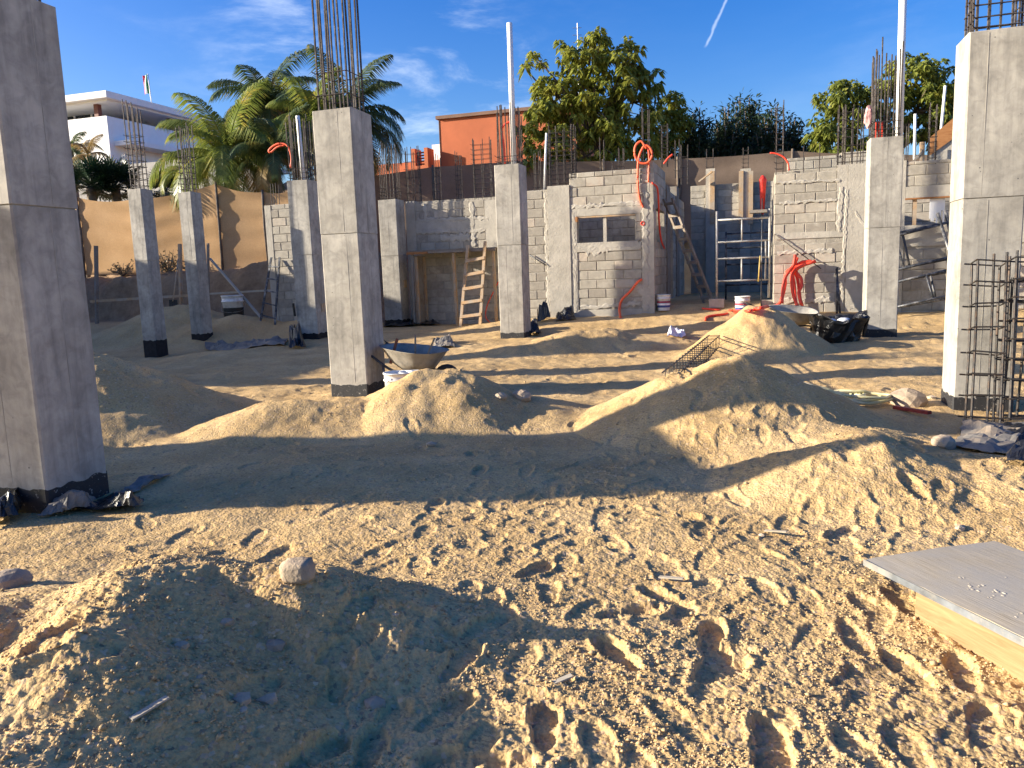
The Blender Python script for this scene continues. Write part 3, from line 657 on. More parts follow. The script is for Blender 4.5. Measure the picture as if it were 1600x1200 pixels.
for k, (px0, py0, px1, py1, w) in enumerate(((897, 332, 898, 498, .06), (856, 300, 856, 495, .05), (893, 323, 1004, 318, .05), (903, 388, 1002, 384, .06), (1009, 300, 1009, 485, .07), (905, 482, 1000, 474, .05), (915, 392, 950, 391, .09), (985, 440, 1016, 470, .10))):
    smear(W1, A_(px0), za(px0, py0), A_(px1), za(px1, py1), w, 200+k)
for k, (px0, py0, px1, py1, w) in enumerate(((1312, 292, 1310, 362, .05), (1321, 296, 1317, 478, .04), (1216, 318, 1306, 312, .03), (1214, 286, 1310, 282, .03), (1214, 396, 1300, 392, .05), (1225, 470, 1300, 468, .06), (1335, 330, 1390, 420, .03), (1330, 480, 1400, 478, .06))):
    smear(W2, B_(px0), za(px0, py0), B_(px1), za(px1, py1), w, 300+k)
for k, (px0, py0, px1, py1, w) in enumerate(((654, 344, 765, 341, .05), (654, 363, 760, 360, .05), (668, 318, 668, 345, .05), (740, 315, 741, 385, .06), (690, 372, 735, 370, .10))):
    smear(W0, C_(px0), za(px0, py0, V0), C_(px1), za(px1, py1, V0), w, 400+k)
# ---------------------------------------------------------------- wall-top rebar starters
def starter(label, px, pytop, pybase, v, wpx=4, n=4, depth=.12, st=.2, jit=.12, r=.0105, mat=None, name='rebar_starter'):
    b = atV(px, pybase, v); t = atV(px, pytop, v); h = t.z-b.z; w = wpx/FPX*(v/.97)
    root = thing(name, label, 'rebar', (b.x-w/2, v+.02, b.z), 0, 'rebar starters standing on the wall tops')
    k = int(h*.95/st) if st else 0
    rebar_cage(root, 0, 0, w, depth, 0, (h*(1-jit), h), n, [.06+st*i for i in range(k)], r, .008, mat, .005)
    return root
ST = [('rebar cage on the recessed wall just right of the shaded column', 646, 226, 317, V0, 22, 8, .2), ('thin rebar cage on the recessed wall, second from its left end', 684, 238, 315, V0, 7, 4, .2),
 ('thin rebar cage with close hoops on the middle of the recessed wall', 717, 234, 314, V0, 7, 4, .12), ('spread of rebar on the recessed wall beside the white pipe column', 754, 214, 312, V0, 28, 8, .12),
 ('short pair of bars left of the window wall pillar', 839, 232, 297, VW, 8, 4, .3), ('rebar bunch with dark plates above the concrete pillar of the window wall', 876, 194, 290, VW, 34, 12, .10),
 ('tall slim rebar pair right of the pillar bunch', 896, 190, 285, VW, 5, 4, .06), ('pair of bars on the window wall above the mullion', 941, 212, 267, VW, 6, 2, 0), ('single short bar on the window wall', 957, 250, 266, VW, 1, 1, 0),
 ('short pair of hooped bars right of the window wall middle', 970, 230, 264, VW, 7, 4, .15), ('tall rebar cage carrying the red conduit loop', 1009, 165, 287, VW, 8, 4, .2),
 ('hooped rebar at the corner pillar with a red conduit end', 1038, 191, 252, VW+.9, 8, 4, .08), ('paired bars on the side wall top', 1058, 215, 270, 20.2, 6, 4, .25), ('rusty bars at the end of the side wall', 1069, 222, 280, 20.9, 9, 4, .25),
 ('short bars on the left court pillar', 1109, 231, 264, vb, 9, 4, .25), ('short bars on the right court pillar', 1165, 226, 264, vb, 7, 4, .12),
 ('tall rebar cage at the left end of the right wall', 1218, 150, 268, VW, 9, 4, .12), ('lone thin bar on the right wall near its left end', 1256, 226, 266, VW, 1, 1, 0), ('lone thin bar on the right wall near its pillar', 1281, 222, 263, VW, 1, 1, 0),
 ('slim rusty cage left of the dense bars on the right wall', 1313, 160, 258, VW+.1, 6, 4, .12), ('dense cluster of rebar on the right wall pillar', 1339, 160, 256, VW, 30, 14, .16),
 ('hooped bars on the right wall in front of the tree', 1457, 158, 251, VW, 8, 4, .1), ('thin bar standing between the right column and the sloped parapet', 1417, 190, 251, VW, 2, 2, 0),
 ('bars standing on the left block stub', 428, 285, 320, VW, 10, 4, 0)]
for (lb, px, yt, yb, v, w, n, st) in ST: starter(lb, px, yt, yb, v, w, n, .12, st)

# ---------------------------------------------------------------- conduits
def conduit(label, pts, r=.022, mat=None, name='conduit', cat='conduit', n=7, sub=8):
    o = Vector(pts[0]); P = loc_pts(spline(pts, sub), o)
    ob = MB().tube(P, r, n).build(name, mat or REDP, None, True, o); tag(ob, label, cat, 'corrugated plastic conduits'); return ob
vf = VW-.04
def pv(lst, v): return [atV(px, py, v if len(q) == 0 else q[0]) for (px, py, *q) in lst]
conduit('red conduit coiled in a loop on the wall top and hanging down beside the window', pv([(1010, 232), (1002, 221), (993, 228), (992, 243), (1000, 254), (1012, 254), (1019, 242), (1015, 230), (1007, 228), (1000, 240), (997, 256), (997, 290), (1000, 312), (1005, 324)], vf), .024, ORNP)
conduit('thin red conduit running down the rebar cage behind the loop', pv([(1009, 226), (1013, 236), (1014, 255), (1013, 285)], vf+.02), .015, ORNP)
conduit('red conduit hanging down the shaded side wall', [atV(1019, 286, vf)] + [atU(px, py, u2+.05) for px, py in ((1027, 294), (1029, 320), (1030, 350), (1033, 375), (1038, 388))], .022, REDP)
conduit('short red conduit end sticking up from the corner pillar', pv([(1037, 256), (1044, 247), (1051, 241)], VW+.4), .02, REDP)
g1 = ground_at(970, 497)
conduit('pair of orange conduits bowing from the wall corner down to the sand', pv([(1003, 436), (996, 441), (985, 455), (972, 468), (968, 482)], vf-.02) + [Vector((g1.x, VW-.45, gz(g1.x, VW-.45)))], .028, ORNP)
conduit('red conduit arching at the end of the right wall', pv([(1203, 239), (1213, 240), (1224, 245), (1231, 254), (1233, 266)], vf), .018, REDP)
conduit('orange conduit looping out of the column rebar on the left', pv([(454, 262), (455, 245), (449, 228), (438, 224), (427, 228), (420, 235), (423, 238), (433, 230), (444, 227)], 15.25), .02, ORNP)
conduit('red conduit inside the rebar beside the white pipe', pv([(797, 190), (788, 195), (784, 205), (787, 225), (789, 256)], 15.2), .02, REDP)
conduit('thin red hose hanging behind the wooden ladder', pv([(779, 440), (770, 458), (761, 478), (759, 495), (766, 505)], 19.0), .014, REDP)
# red bundle on the ground by the right wall
bc = Vector((ua(1236, 17.0, 470), 17.0, 0)); bc.z = gzs(bc); rb = random.Random(4)
BUN = [[(1262, 409), (1250, 412), (1240, 418), (1232, 425), (1225, 440), (1222, 465), (1214, 478), (1200, 481)], [(1268, 408), (1252, 410), (1242, 420), (1247, 440), (1250, 465), (1254, 478)], [(1246, 402), (1242, 412), (1238, 424), (1241, 445), (1243, 468), (1246, 480)],
 [(1275, 408), (1256, 414), (1236, 420), (1228, 428), (1226, 450), (1218, 474), (1202, 480)], [(1250, 416), (1244, 424), (1252, 436), (1252, 448), (1248, 458), (1252, 476)], [(1260, 412), (1240, 424), (1237, 440), (1240, 462), (1246, 478)], [(1243, 398), (1240, 414), (1234, 422), (1226, 436), (1223, 456), (1222, 474)]]
LBL = ['curving farthest to the left', 'leaning right', 'standing straight in the middle', 'spreading out over the sand', 'kinked to the right', 'second from the middle', 'with the tallest end']
for q, lst in enumerate(BUN):
    conduit('thick red conduit of the bundle against the right wall, '+LBL[q], [atV(px, py, 17.50-.055*q - .25*(k/len(lst))**2) for k, (px, py) in enumerate(lst)], .033, REDP)
conduit('red conduit lying on the sand in front of the court', [ground_at(px, py)+Vector((0, 0, .03)) for px, py in ((1097, 484), (1120, 486), (1140, 487), (1165, 489), (1180, 487))], .022, REDP)
conduit('red conduit lying in a bend on the sand near the heap', [ground_at(px, py)+Vector((0, 0, .03)) for px, py in ((1102, 502), (1106, 497), (1125, 494), (1150, 491), (1180, 486), (1200, 482))], .025, REDP)
# red sack hung on the court post
sk = MB(); prof = [(.02, 0), (.05, -.03), (.085, -.10), (.075, -.2), (.06, -.45), (.045, -.75), (.03, -.85), (.01, -.87)]
so = sk.lathe(prof, 10).build('red_sack', simple('red_net', (.75, .05, .03), .6), None, True, atV(1192, 274, 19.0)); tag(so, 'long red plastic sack hanging on the court post', 'sack')

# ---------------------------------------------------------------- platform, ladders
z_p = za(700, 392, 19.0); xa, xb = ua(637, 18.75), ua(776, 18.75)
pt = thing('plank_platform', 'plank working platform on a prop in front of the recessed wall', 'platform', (xa, 18.7, gz(xa+1, 18.9)))
zl = z_p-pt.location.z
for k in range(4): MB().box((0+.04*(k % 2), .01+k*.185, zl), (xb-xa, .18+k*.185, zl+.035)).build('plank', WOODD, pt)
MB().box((0, -.02, zl-.06), ((xb-xa)*.24, .028, zl-.002)).build('edge_board', WOODO, pt); MB().box(((xb-xa)*.245, -.018, zl-.05), (xb-xa, .026, zl-.002)).build('edge_board', WOODD, pt)
for f in (.53, .97): MB().beam(((xb-xa)*f, .08, -.1), ((xb-xa)*(f-.01), .08, zl-.06), .08, .06).build('prop', WOOD, pt)
MB().beam((.1, .08, -.1), (.12, .08, zl-.06), .07, .06).build('prop', WOODD, pt)
for f in (.18, .5): MB().beam(((xb-xa)*f, 0, zl-.03), ((xb-xa)*f, .73, zl-.03), .05, .055).build('joist', WOODD, pt)
fpn = thing('shade_panel', 'added plywood panel under the left end of the platform, shading the wall', 'panel', (xa+.16, 18.74, gz(xa+.16, 19.0)))  # added panel, put here to keep sun off the wall below the planks
MB().box((0, 0, -.05), (.02, .69, zl-.1)).build('panel_sheet', WOODD, fpn); MB().box((.022, .05, -.05), (.07, .12, zl-.12)).build('batten', WOOD, fpn); MB().box((.022, .55, -.05), (.07, .62, zl-.12)).build('batten', WOOD, fpn)
def ladder(label, a0, a1, b0, b1, n, mat, name='ladder', rail=(.045, .03), rung=(.035, .03), f0=.1, f1=.85):
    a0, a1, b0, b1 = map(Vector, (a0, a1, b0, b1)); o = (a0+b0)/2; root = thing(name, label, 'ladder', o)
    n_ = (a1-a0).cross(b0-a0).normalized()
    MB().beam(a0-o, a1-o, rail[0], rail[1], n_).build('rail', mat, root); MB().beam(b0-o, b1-o, rail[0], rail[1], n_).build('rail', mat, root)
    for k in range(n):
        t = f0+(f1-f0)*k/(n-1); p = a0.lerp(a1, t)-o; q = b0.lerp(b1, t)-o; d = (q-p).normalized()*.02; off = -n_*(.03 if n_.y > 0 else -.03)
        MB().beam(p-d+off, q+d+off, rung[0], rung[1], n_).build('rung', mat, root)
    return root
def gfoot(px, py, v): p = atV(px, py, v); p.z = gz(p.x, p.y)-.02; return p
ladder('wooden ladder propped against the plank platform', gfoot(719, 505, 18.25), atV(731, 383, 18.66), gfoot(750, 506, 18.25), atV(758, 377, 18.66), 5, WOOD, rail=(.07, .04), rung=(.075, .03), f0=.13, f1=.8)
l0 = atV(1102, 466, 18.9); l1 = atU(1049, 310, u2+.06); l1.y = 19.2; l1.z = atV(1049, 310, 19.2).z; l0.z = gzs(l0); dd = Vector((.19, -.16, 0))
ladder('narrow homemade ladder leaning on the shaded side wall', l0-dd*.1, l1-dd*.1, l0+dd, l1+dd, 9, WOODD, rail=(.06, .05), rung=(.07, .035), f0=.05, f1=.95)
ladder('dark ladder standing against the earth bank on the left', gfoot(408, 516, 17.0), atV(424, 402, 17.5), gfoot(430, 514, 17.0), atV(437, 402, 17.5), 5, DARKST, rail=(.05, .03), rung=(.03, .03))

# ---------------------------------------------------------------- scaffold
def frame_local(root, w, h, mat, rungs, studs, r=.024):
    for x in (0, w): MB().tube([(x, 0, 0), (x, 0, h)], r, 8).build('upright', mat, root, True)
    for z in rungs: MB().tube([(0, 0, z), (w, 0, z)], r*.85, 8).build('rung', mat, root, True)
    for (x, z0_, z1_) in studs: MB().tube([(x, 0, z0_), (x, 0, z1_)], r*.7, 8).build('stud', mat, root, True)
vsf = 17.85; sx0, sx1 = ua(1120, vsf), ua(1202, vsf); zbs = gz((sx0+sx1)/2, vsf)
for nm, x in (('left', sx0), ('right', sx1)):
    pad = MB().box((-.16, -.1, 0), (.16, .1, .19)).build('concrete_block', BLOCK, None, False, (x, vsf, gz(x, vsf)-.01)); tag(pad, 'loose concrete block under the %s leg of the standing scaffold' % nm, 'block', 'blocks under the scaffold')
sf = thing('scaffold_frame', 'pale steel scaffold frame standing upright in the open court', 'scaffold', (sx0, vsf, zbs+.175)); fz = lambda y: za(1160, y, vsf)-zbs-.175
frame_local(sf, sx1-sx0, fz(328), GALV, [fz(342), fz(377), fz(403), fz(438)], [((sx1-sx0)*.48, fz(377), fz(342)), ((sx1-sx0)*.48, fz(438), fz(403)), ((sx1-sx0)*.93, fz(438), fz(377))])
MB().box(((sx1-sx0)*.62, -.12, fz(334)), ((sx1-sx0)*.95, .2, fz(329.5))).build('deck_board', WOODD, sf)
sf2 = thing('scaffold_frame', 'second scaffold frame standing dark in the court behind the pale one', 'scaffold', (sx0+.1, 20.3, gz(sx0+.5, 20.3)-.02)); frame_local(sf2, 1.2, 1.7, DARKST, [.4, .9, 1.3, 1.65], [])
rp = tag(MB().tube([(0, 0, 0), (.0, .15, 2.35)], .014, 6).build('steel_rod', DARKST, None, True, (ua(1190, vsf-.1), vsf-.1, gz(ua(1190, vsf-.1), vsf-.1)-.03)), 'thin black rod leaning on the right side of the standing scaffold', 'rod')
yt = tag(MB().tube([(0, 0, 0), (.03, 0, .55)], .016, 6).build('yellow_tube', simple('yellow_paint', (.5, .36, .1), .5), None, True, atV(1185, 440, vsf-.07)), 'short yellow tube hooked on the standing scaffold', 'tube')
def lean_frame(label, p_bl, ang, w, h, lean, v_off, mat):
    r_ = thing('scaffold_frame', label, 'scaffold', p_bl); r_.rotation_euler = (R(lean), R(ang), 0)
    frame_local(r_, w, h, mat, [.06, h*.32, h*.46, h*.86], [(w*.6, .06, h*.32), (w*.33, h*.46, h*.86)], .032); return r_
q1_ = atV(1394, 494, 16.75); lean_frame('dark scaffold frame leaning askew on the right wall beside the column', (q1_.x, 16.8, gz(q1_.x, 16.8)+.12), -13, 1.25, 1.75, -22, 0, DARKST)
q2_ = atV(1400, 492, 16.95); lean_frame('splashed scaffold frame leaning on the right wall behind the dark frame', (q2_.x, 17.02, gz(q2_.x, 17.02)+.1), -10, 1.22, 1.8, -16, 0, DARKST)
# steel props and rod by the right wall
for nm, a, b in (('steel post standing against the right wall near the red bundle', (1308, 478), (1308, 418)), ('thin slanting rod with its foot by the rubbish bag', (1313, 480), (1307, 420))):
    pa = atV(*a, 17.2); pb = atV(*b, 17.45); pa.z = gzs(pa)-.03; tag(MB().tube([(0, 0, 0), pb-pa], .022, 7).build('steel_post', DARKST, None, True, pa), nm, 'post')
pa, pb = atV(1211, 366, VW-.03), atV(1283, 420, VW-.12); tag(MB().tube([(0, 0, 0), pb-pa], .011, 6).build('steel_rod', REBAR, None, True, pa), 'thin rod slanting down across the right wall to the red bundle', 'rod')
pa, pb = atV(827, 398, VW-.05), atV(854, 415, VW-.05); tag(MB().tube([(0, 0, 0), pb-pa], .014, 6).build('steel_rod', DARKST, None, True, pa), 'short rod poking out from the wall left of its pillar', 'rod')

# ---------------------------------------------------------------- wheelbarrows, buckets, bag
def wheelbarrow(label, loc, rotz, roll=0.):
    root = thing('wheelbarrow', label, 'wheelbarrow', loc, rotz); root.rotation_euler = (roll, 0, rotz)
    def ring(cx, rx, ry, z, n=28, taper=.15, tilt=0.):
        out = []
        for k in range(n):
            a = 2*math.pi*k/n; c, s = math.cos(a), math.sin(a); f = (abs(c)**2.6+abs(s)**2.6)**(-1/2.6)
            x = rx*c*f; out.append((cx+x, ry*s*f*(1-taper*x/rx), z+tilt*x))
        return out
    n = 28; outer = [ring(-.06, .20, .17, .31), ring(-.03, .30, .24, .40), ring(.0, .41, .32, .55, tilt=.10), ring(.0, .43, .335, .56, tilt=.10)]
    inner = [ring(.0, .40, .31, .548, tilt=.10), ring(-.03, .285, .225, .41), ring(-.06, .19, .16, .325)]
    rg = outer+inner; vs_ = [p for g in rg for p in g]; fs = [(i*n+j, i*n+(j+1) % n, (i+1)*n+(j+1) % n, (i+1)*n+j) for i in range(len(rg)-1) for j in range(n)]
    fs += [tuple(range(n))[::-1], tuple((len(rg)-1)*n+j for j in range(n))]
    MB().add(vs_, fs).build('tray', BARROW, root, True)
    for s in (-1, 1):
        h = MB().tube(spline([(-.52, s*.06, .22), (-.2, s*.14, .29), (.15, s*.2, .30), (.45, s*.25, .48), (.72, s*.27, .62)], 5), .016, 7).build('handle', DARKST, root, True)
        MB().tube([(.60, s*.26, .555), (.74, s*.272, .632)], .021, 8).build('grip', RUBBER, h, True)
        MB().tube([(.10, s*.19, .30), (.16, s*.2, .01), (.28, s*.21, .01), (.30, s*.215, .36)], .014, 6).build('leg', DARKST, root, True)
    w = MB(); prof = [(.12, -.035), (.165, -.04), (.19, -.02), (.19, .02), (.165, .04), (.12, .035)]
    w.lathe(prof+[prof[0]], 20, caps=(False, False)); wo = w.build('wheel', RUBBER, root, True, (-.50, 0, .19)); wo.rotation_euler = (R(90), 0, 0)
    MB().lathe([(.02, -.03), (.122, -.02), (.122, .02), (.02, .03)], 16).build('rim', GALV, wo, True)
    return root
fa = math.atan2(right_h.y, right_h.x)
p = atD(648, 600, 9.45); wheelbarrow('splattered steel wheelbarrow parked beside the tall column', (p.x, p.y, gzs(p)+.0), fa+R(148))
p = atD(1236, 515, 13.6); wheelbarrow('empty pale wheelbarrow standing behind the sharp sand heap', (p.x, p.y, gzs(p)-.02), fa+R(172), R(-9))
# tools lying in the near wheelbarrow
p = atD(645, 570, 9.45); zb_ = gzs(p)+.34
for lb, dx, tx, tz in (('dark tool handle upright in the near wheelbarrow', .03, .02, .38), ('tool handle leaning right in the near wheelbarrow', .12, .16, .33)):
    q = p+right_h*dx; tag(MB().beam((0, 0, 0), right_h*tx+upv*tz, .028, .02).build('tool_handle', WOODD, None, False, (q.x, q.y, zb_)), lb, 'tool')
q = p-right_h*.27; tag(MB().beam((0, 0, 0), right_h*.1+upv*.3, .05, .03).build('tool_handle', simple('rust_brown', (.2, .07, .04), .8), None, False, (q.x, q.y, zb_+.04)), 'rusty brown tool end at the left of the near wheelbarrow', 'tool')
def bucket(label, p, h=.36, r=.15, mat=None, lying=None, band=True):
    root = thing('bucket', label, 'bucket', p, random.Random(hash(label) % 97).uniform(0, 6))
    MB().lathe([(r*.86, 0), (r*.9, .02), (r*.97, h*.72), (r*1.05, h*.73), (r*1.05, h*.77), (r*.98, h*.78), (r, h*.95), (r*1.06, h*.955), (r*1.06, h), (r*.97, h), (r*.95, h*.8), (r*.84, .02)], 22, caps=(True, True)).build('shell', mat or BUCK, root, True)
    if band:
        MB().lathe([(r*.93, h*.2), (r*.972, h*.6)], 22, caps=(False, False)).build('label_band', BLUE, root, True).scale = (1.012, 1.012, 1)
        MB().lathe([(r*.945, h*.34), (r*.962, h*.46)], 22, caps=(False, False)).build('label_stripe', FWHITE, root, True).scale = (1.022, 1.022, 1)
        MB().lathe([(r*.962, h*.50), (r*.968, h*.58)], 22, caps=(False, False)).build('label_stripe', REDL, root, True).scale = (1.022, 1.022, 1)
    MB().tube(spline([(r*1.03, 0, h*.86), (r*1.1, .05, h*.55), (r*.9, -r*.75, h*.35), (0, -r*1.15, h*.3), (-r*.9, -r*.75, h*.35), (-r*1.1, .05, h*.55), (-r*1.03, 0, h*.86)], 4), .004, 5).build('bail', GALV, root, True)
    return root
def onz(p, dz=-.01): return (p[0], p[1], gz(p[0], p[1])+dz)
bucket('white paint bucket with blue label in front of the scaffold', onz(atV(1160, 480, 17.55)), .36, .155)
bucket('white bucket with dark blue label in the shade at the wall corner', onz(atV(1037, 482, 17.75)), .36, .15)
p = atD(623, 600, 8.7); bucket('dirty white bucket with lid rings in front of the near wheelbarrow', onz(p, .0), .33, .16, BUCK, None, False)
p = atD(645, 600, 8.75); bucket('second white bucket standing right under the near wheelbarrow', onz(p, .0), .33, .14, BUCK, None, False)
p = atD(366, 500, 20.6); bk = bucket('white bucket with a dark split side by the earth bank', onz(p), .62, .27, BUCK, None, False)
MB().lathe([(.24, .02), (.262, .3)], 22, caps=(False, False)).build('dark_stain', BLACKP, bk, True).scale = (1.02, 1.02, 1)
# bin bag
def trash_bag(p):
    root = thing('rubbish_bag', 'open black plastic rubbish bag beside the right column', 'bag', p); r = np.random.RandomState(2)
    prof = [(.16, 0), (.27, .03), (.31, .12), (.33, .25), (.36, .36), (.40, .42), (.41, .45), (.37, .44), (.30, .36), (.24, .27), (.10, .24)]
    n = 40; vs_ = []; fs = []
    for i, (rad, z) in enumerate(prof):
        for j in range(n):
            a = 2*math.pi*j/n; w = 1 + .10*math.sin(3*a+1) + .07*math.sin(7*a+z*9) + .05*math.sin(13*a-z*20) + .03*r.randn()
            zz = z + (.05*math.sin(2*a+.6) + .03*math.sin(5*a))*(z > .2) + .01*r.randn()*(z > .02)
            vs_.append((rad*w*math.cos(a)*1.12, rad*w*math.sin(a)*.9, zz))
    for i in range(len(prof)-1):
        for j in range(n): fs.append((i*n+j, i*n+(j+1) % n, (i+1)*n+(j+1) % n, (i+1)*n+j))
    fs.append(tuple(range(n))[::-1]); fs.append(tuple((len(prof)-1)*n+j for j in range(n)))
    MB().add(vs_, fs).build('bag_skin', BLACKP, root, False)
    e = MB(); e.tube(spline([(.36, -.1, .40), (.47, -.02, .42), (.46, .05, .30), (.42, .06, .1)], 4), [.05, .04, .03, .03, .03, .03, .03, .03, .03, .03, .03, .03, .02], 6); e.build('bag_corner', BLACKP, root, False)
p = atD(1306, 528, 12.9); p = Vector(onz(p, -.02)); trash_bag(p)
for lb, dx, dy, sc in (('white crumpled cup at the left in the black rubbish bag', -.14, -.06, (.13, .10, .08)), ('pale foam tray at the right in the black rubbish bag', .15, .05, (.12, .10, .075))):
    vs_, fs = rock_mesh(1, 2, 5, (1, 1, 1), .06); q = p+right_h*dx+fwd_h*dy
    tag(MB().add([(x*sc[0], y*sc[1], z*sc[2]) for x, y, z in vs_], fs).build('foam_scrap', FWHITE, None, True, (q.x, q.y, p.z+.345)), lb, 'scrap')

# ---------------------------------------------------------------- rebar cage leaning on the near right column, cage lying in the sand
def long_cage(name, label, a, b, upd, w, h, nst, r=.009, st_r=.005, bars=((0, 0), (1, 0), (1, 1), (0, 1))):
    a, b = Vector(a), Vector(b); d = (b-a).normalized(); sd = d.cross(Vector(upd)).normalized(); u_ = sd.cross(d).normalized(); ln = (b-a).length
    root = thing(name, label, 'rebar cage', a)
    P = lambda t, x, y: d*t + sd*(x*w) + u_*(y*h)
    for (x, y) in bars: MB().tube([P(0, x, y)+d*_rng.uniform(-.05, .05), P(ln*.5, x, y)+sd*_rng.uniform(-.012, .012), P(ln, x, y)+d*_rng.uniform(-.08, .05)], r, 6).build('rebar', CAGE, root)
    for k in range(nst):
        t = ln*(.04+.92*k/(nst-1)) + _rng.uniform(-.012, .012); mb = MB(); e = .05; sk = _rng.uniform(-.02, .02)
        q = [P(t, -e, -e), P(t+sk, 1+e, -e), P(t+sk, 1+e, 1+e), P(t, -e, 1+e)]
        for i in range(4): mb.tube([q[i], q[(i+1) % 4]], st_r, 5)
        mb.tube([q[0], q[0]-sd*.05+u_*.01], st_r, 4); mb.build('stirrup', CAGE, root)
    return root
ux = Vector((1, 0, 0))
def ecage(label, px0, px1, ytop, v, w, h, nst, bars, tilt):
    b0 = atZ(px0, 662, .02); b0 = Vector((atV(px0, 660, v).x, v, 0)); b0.z = gzs(b0)-.02; t0 = atV(px1, ytop, v+tilt)
    return long_cage('rebar_cage', label, b0, t0, (0, -1, 0), w, h, nst, .0115, .0075, bars)
ecage('left rebar cage leaning against the near right column', 1508, 1519, 402, 7.74, .22, .2, 8, ((0, 0), (1, 0), (1, 1), (0, 1), (.55, 1)), .28)
ecage('right rebar cage leaning against the near right column, cut by the picture edge', 1566, 1578, 399, 7.72, .2, .2, 9, ((0, 0), (1, 0), (1, 1), (0, 1), (.3, 0), (.7, 1)), .26)
ecage('short dense rebar cage behind the two leaning on the near column', 1558, 1576, 430, 7.95, .3, .12, 8, ((0, 0), (1, 0), (1, 1), (0, 1), (.5, 0)), .12)
a = ground_at(1108, 538); b = ground_at(1036, 600); a.z -= .02; b.z -= .05
long_cage('rebar_cage', 'long narrow rebar cage lying half buried in the sand', b, a, (0, 0, 1), .16, .16, 18, .007, .005)
# ---------------------------------------------------------------- hose coil and red rod
rc = random.Random(8); hc = atZ(1300, 628, .03)
for q, lb in enumerate(('large outer loop of pale yellow hose on the sand', 'tangled inner loops of pale yellow hose on the sand', 'small twisted end of pale yellow hose on the sand')):
    pts = []; n = (22, 34, 14)[q]
    for k in range(n):
        a = k*.62+q; rx = (.62, .42, .3)[q]+rc.uniform(-.08, .08); ry = (.30, .24, .18)[q]+rc.uniform(-.05, .05); x = rx*math.cos(a)+(0, -.1, .25)[q]; y = ry*math.sin(a)+(0, .02, -.08)[q]
        w = hc+right_h*x+fwd_h*y; w.z = gzs(w)+.025+rc.uniform(0, .05)+.02*q; pts.append(w)
    o = pts[0].copy(); tag(MB().tube(loc_pts(spline(pts, 5), o), .016, 6).build('hose', HOSEY, None, True, o), lb, 'hose', 'pale hose heap')
a, b = ground_at(1398, 641), ground_at(1452, 655)
tag(MB().beam((0, 0, 0), b-a+Vector((0, 0, .03)), .05, .03).build('red_rod', simple('dark_red', (.25, .03, .02), .6), None, False, a+Vector((0, 0, .03))), 'dark red stick lying on the sand before the near right column', 'stick')

# ---------------------------------------------------------------- plywood sheet on a timber box, front right
u_, v_ = cxy(1.50, 3.24); bx = thing('plywood_form', 'grey plywood sheet on a raw timber box at the right edge', 'plywood form', (u_, v_, 0), math.atan2(-.967*CP+.255*SP, .255*CP+.967*SP))
zt = .16; ln = 1.75; wd = .70
def warp_sheet():
    mb = MB(); nx, ny = 36, 14; vs_ = []; fs = []
    for s_ in (0, 1):
        for i in range(nx+1):
            for j in range(ny+1):
                x = ln*i/nx; y = wd*j/ny; ed = (i in (0, nx) or j in (0, ny))
                jx = _rng.uniform(-.004, .004) if ed else 0
                vs_.append((x+jx, y+(_rng.uniform(-.003, .003) if ed else 0), zt-.018*(1-s_)+.006*math.sin(x*2.1)+.004*math.sin(y*6)))
    f = lambda s_, i, j: s_*(nx+1)*(ny+1)+i*(ny+1)+j
    for i in range(nx):
        for j in range(ny):
            fs.append((f(1, i, j), f(1, i+1, j), f(1, i+1, j+1), f(1, i, j+1))); fs.append((f(0, i, j), f(0, i, j+1), f(0, i+1, j+1), f(0, i+1, j)))
    for i in range(nx): fs.append((f(0, i, 0), f(0, i+1, 0), f(1, i+1, 0), f(1, i, 0))); fs.append((f(0, i+1, ny), f(0, i, ny), f(1, i, ny), f(1, i+1, ny)))
    for j in range(ny): fs.append((f(0, 0, j+1), f(0, 0, j), f(1, 0, j), f(1, 0, j+1))); fs.append((f(0, nx, j), f(0, nx, j+1), f(1, nx, j+1), f(1, nx, j)))
    return mb.add(vs_, fs)
warp_sheet().build('plywood_sheet', PLYW, bx, False)
EDGE = simple('ply_edge', (.15, .16, .17), .8, 0, .4, 9, .4, .006, (.3, .27, .22))
MB().box((.002, -.007, zt-.024), (ln-.002, -.0045, zt+.004)).build('sheet_edge', EDGE, bx)
PALEW = mat_wood('pale_pine', (.22, .13, .06), (.38, .245, .125), None, (.7, 8, 8))
MB().box((.26, .035, -.06), (.90, .075, zt-.024)).build('side_board', PALEW, bx); MB().box((.905, .035, -.06), (1.6, .075, zt-.024)).build('side_board', WOODO, bx)
MB().box((.26, wd-.08, -.06), (1.6, wd-.04, zt-.024)).build('side_board', PALEW, bx); MB().box((.262, .078, -.06), (.30, wd-.083, zt-.024)).build('end_board', PALEW, bx); MB().box((1.56, .078, -.06), (1.598, wd-.083, zt-.024)).build('end_board', PALEW, bx)
cr = MB()
for k in range(60):
    x, y = (_rng.gauss(*((.42, .05), (.75, .06), (1.0, .3))[k % 3]), _rng.gauss(*((.2, .03), (.12, .03), (.35, .2))[k % 3]))
    if not (.03 < x < ln-.05 and .03 < y < wd-.03): continue
    vs_, fs = rock_mesh(_rng.uniform(.002, .007), 0, k, (1.6, 1, .35)); cr.add([(a+x, b+y, c+zt+.001+.006*math.sin(x*2.1)+.004*math.sin(y*6)) for a, b, c in vs_], fs)
cb = cr.build('mortar_crumbs', simple('crumb', (.36, .32, .26), .9), bx); cb['kind'] = 'stuff'

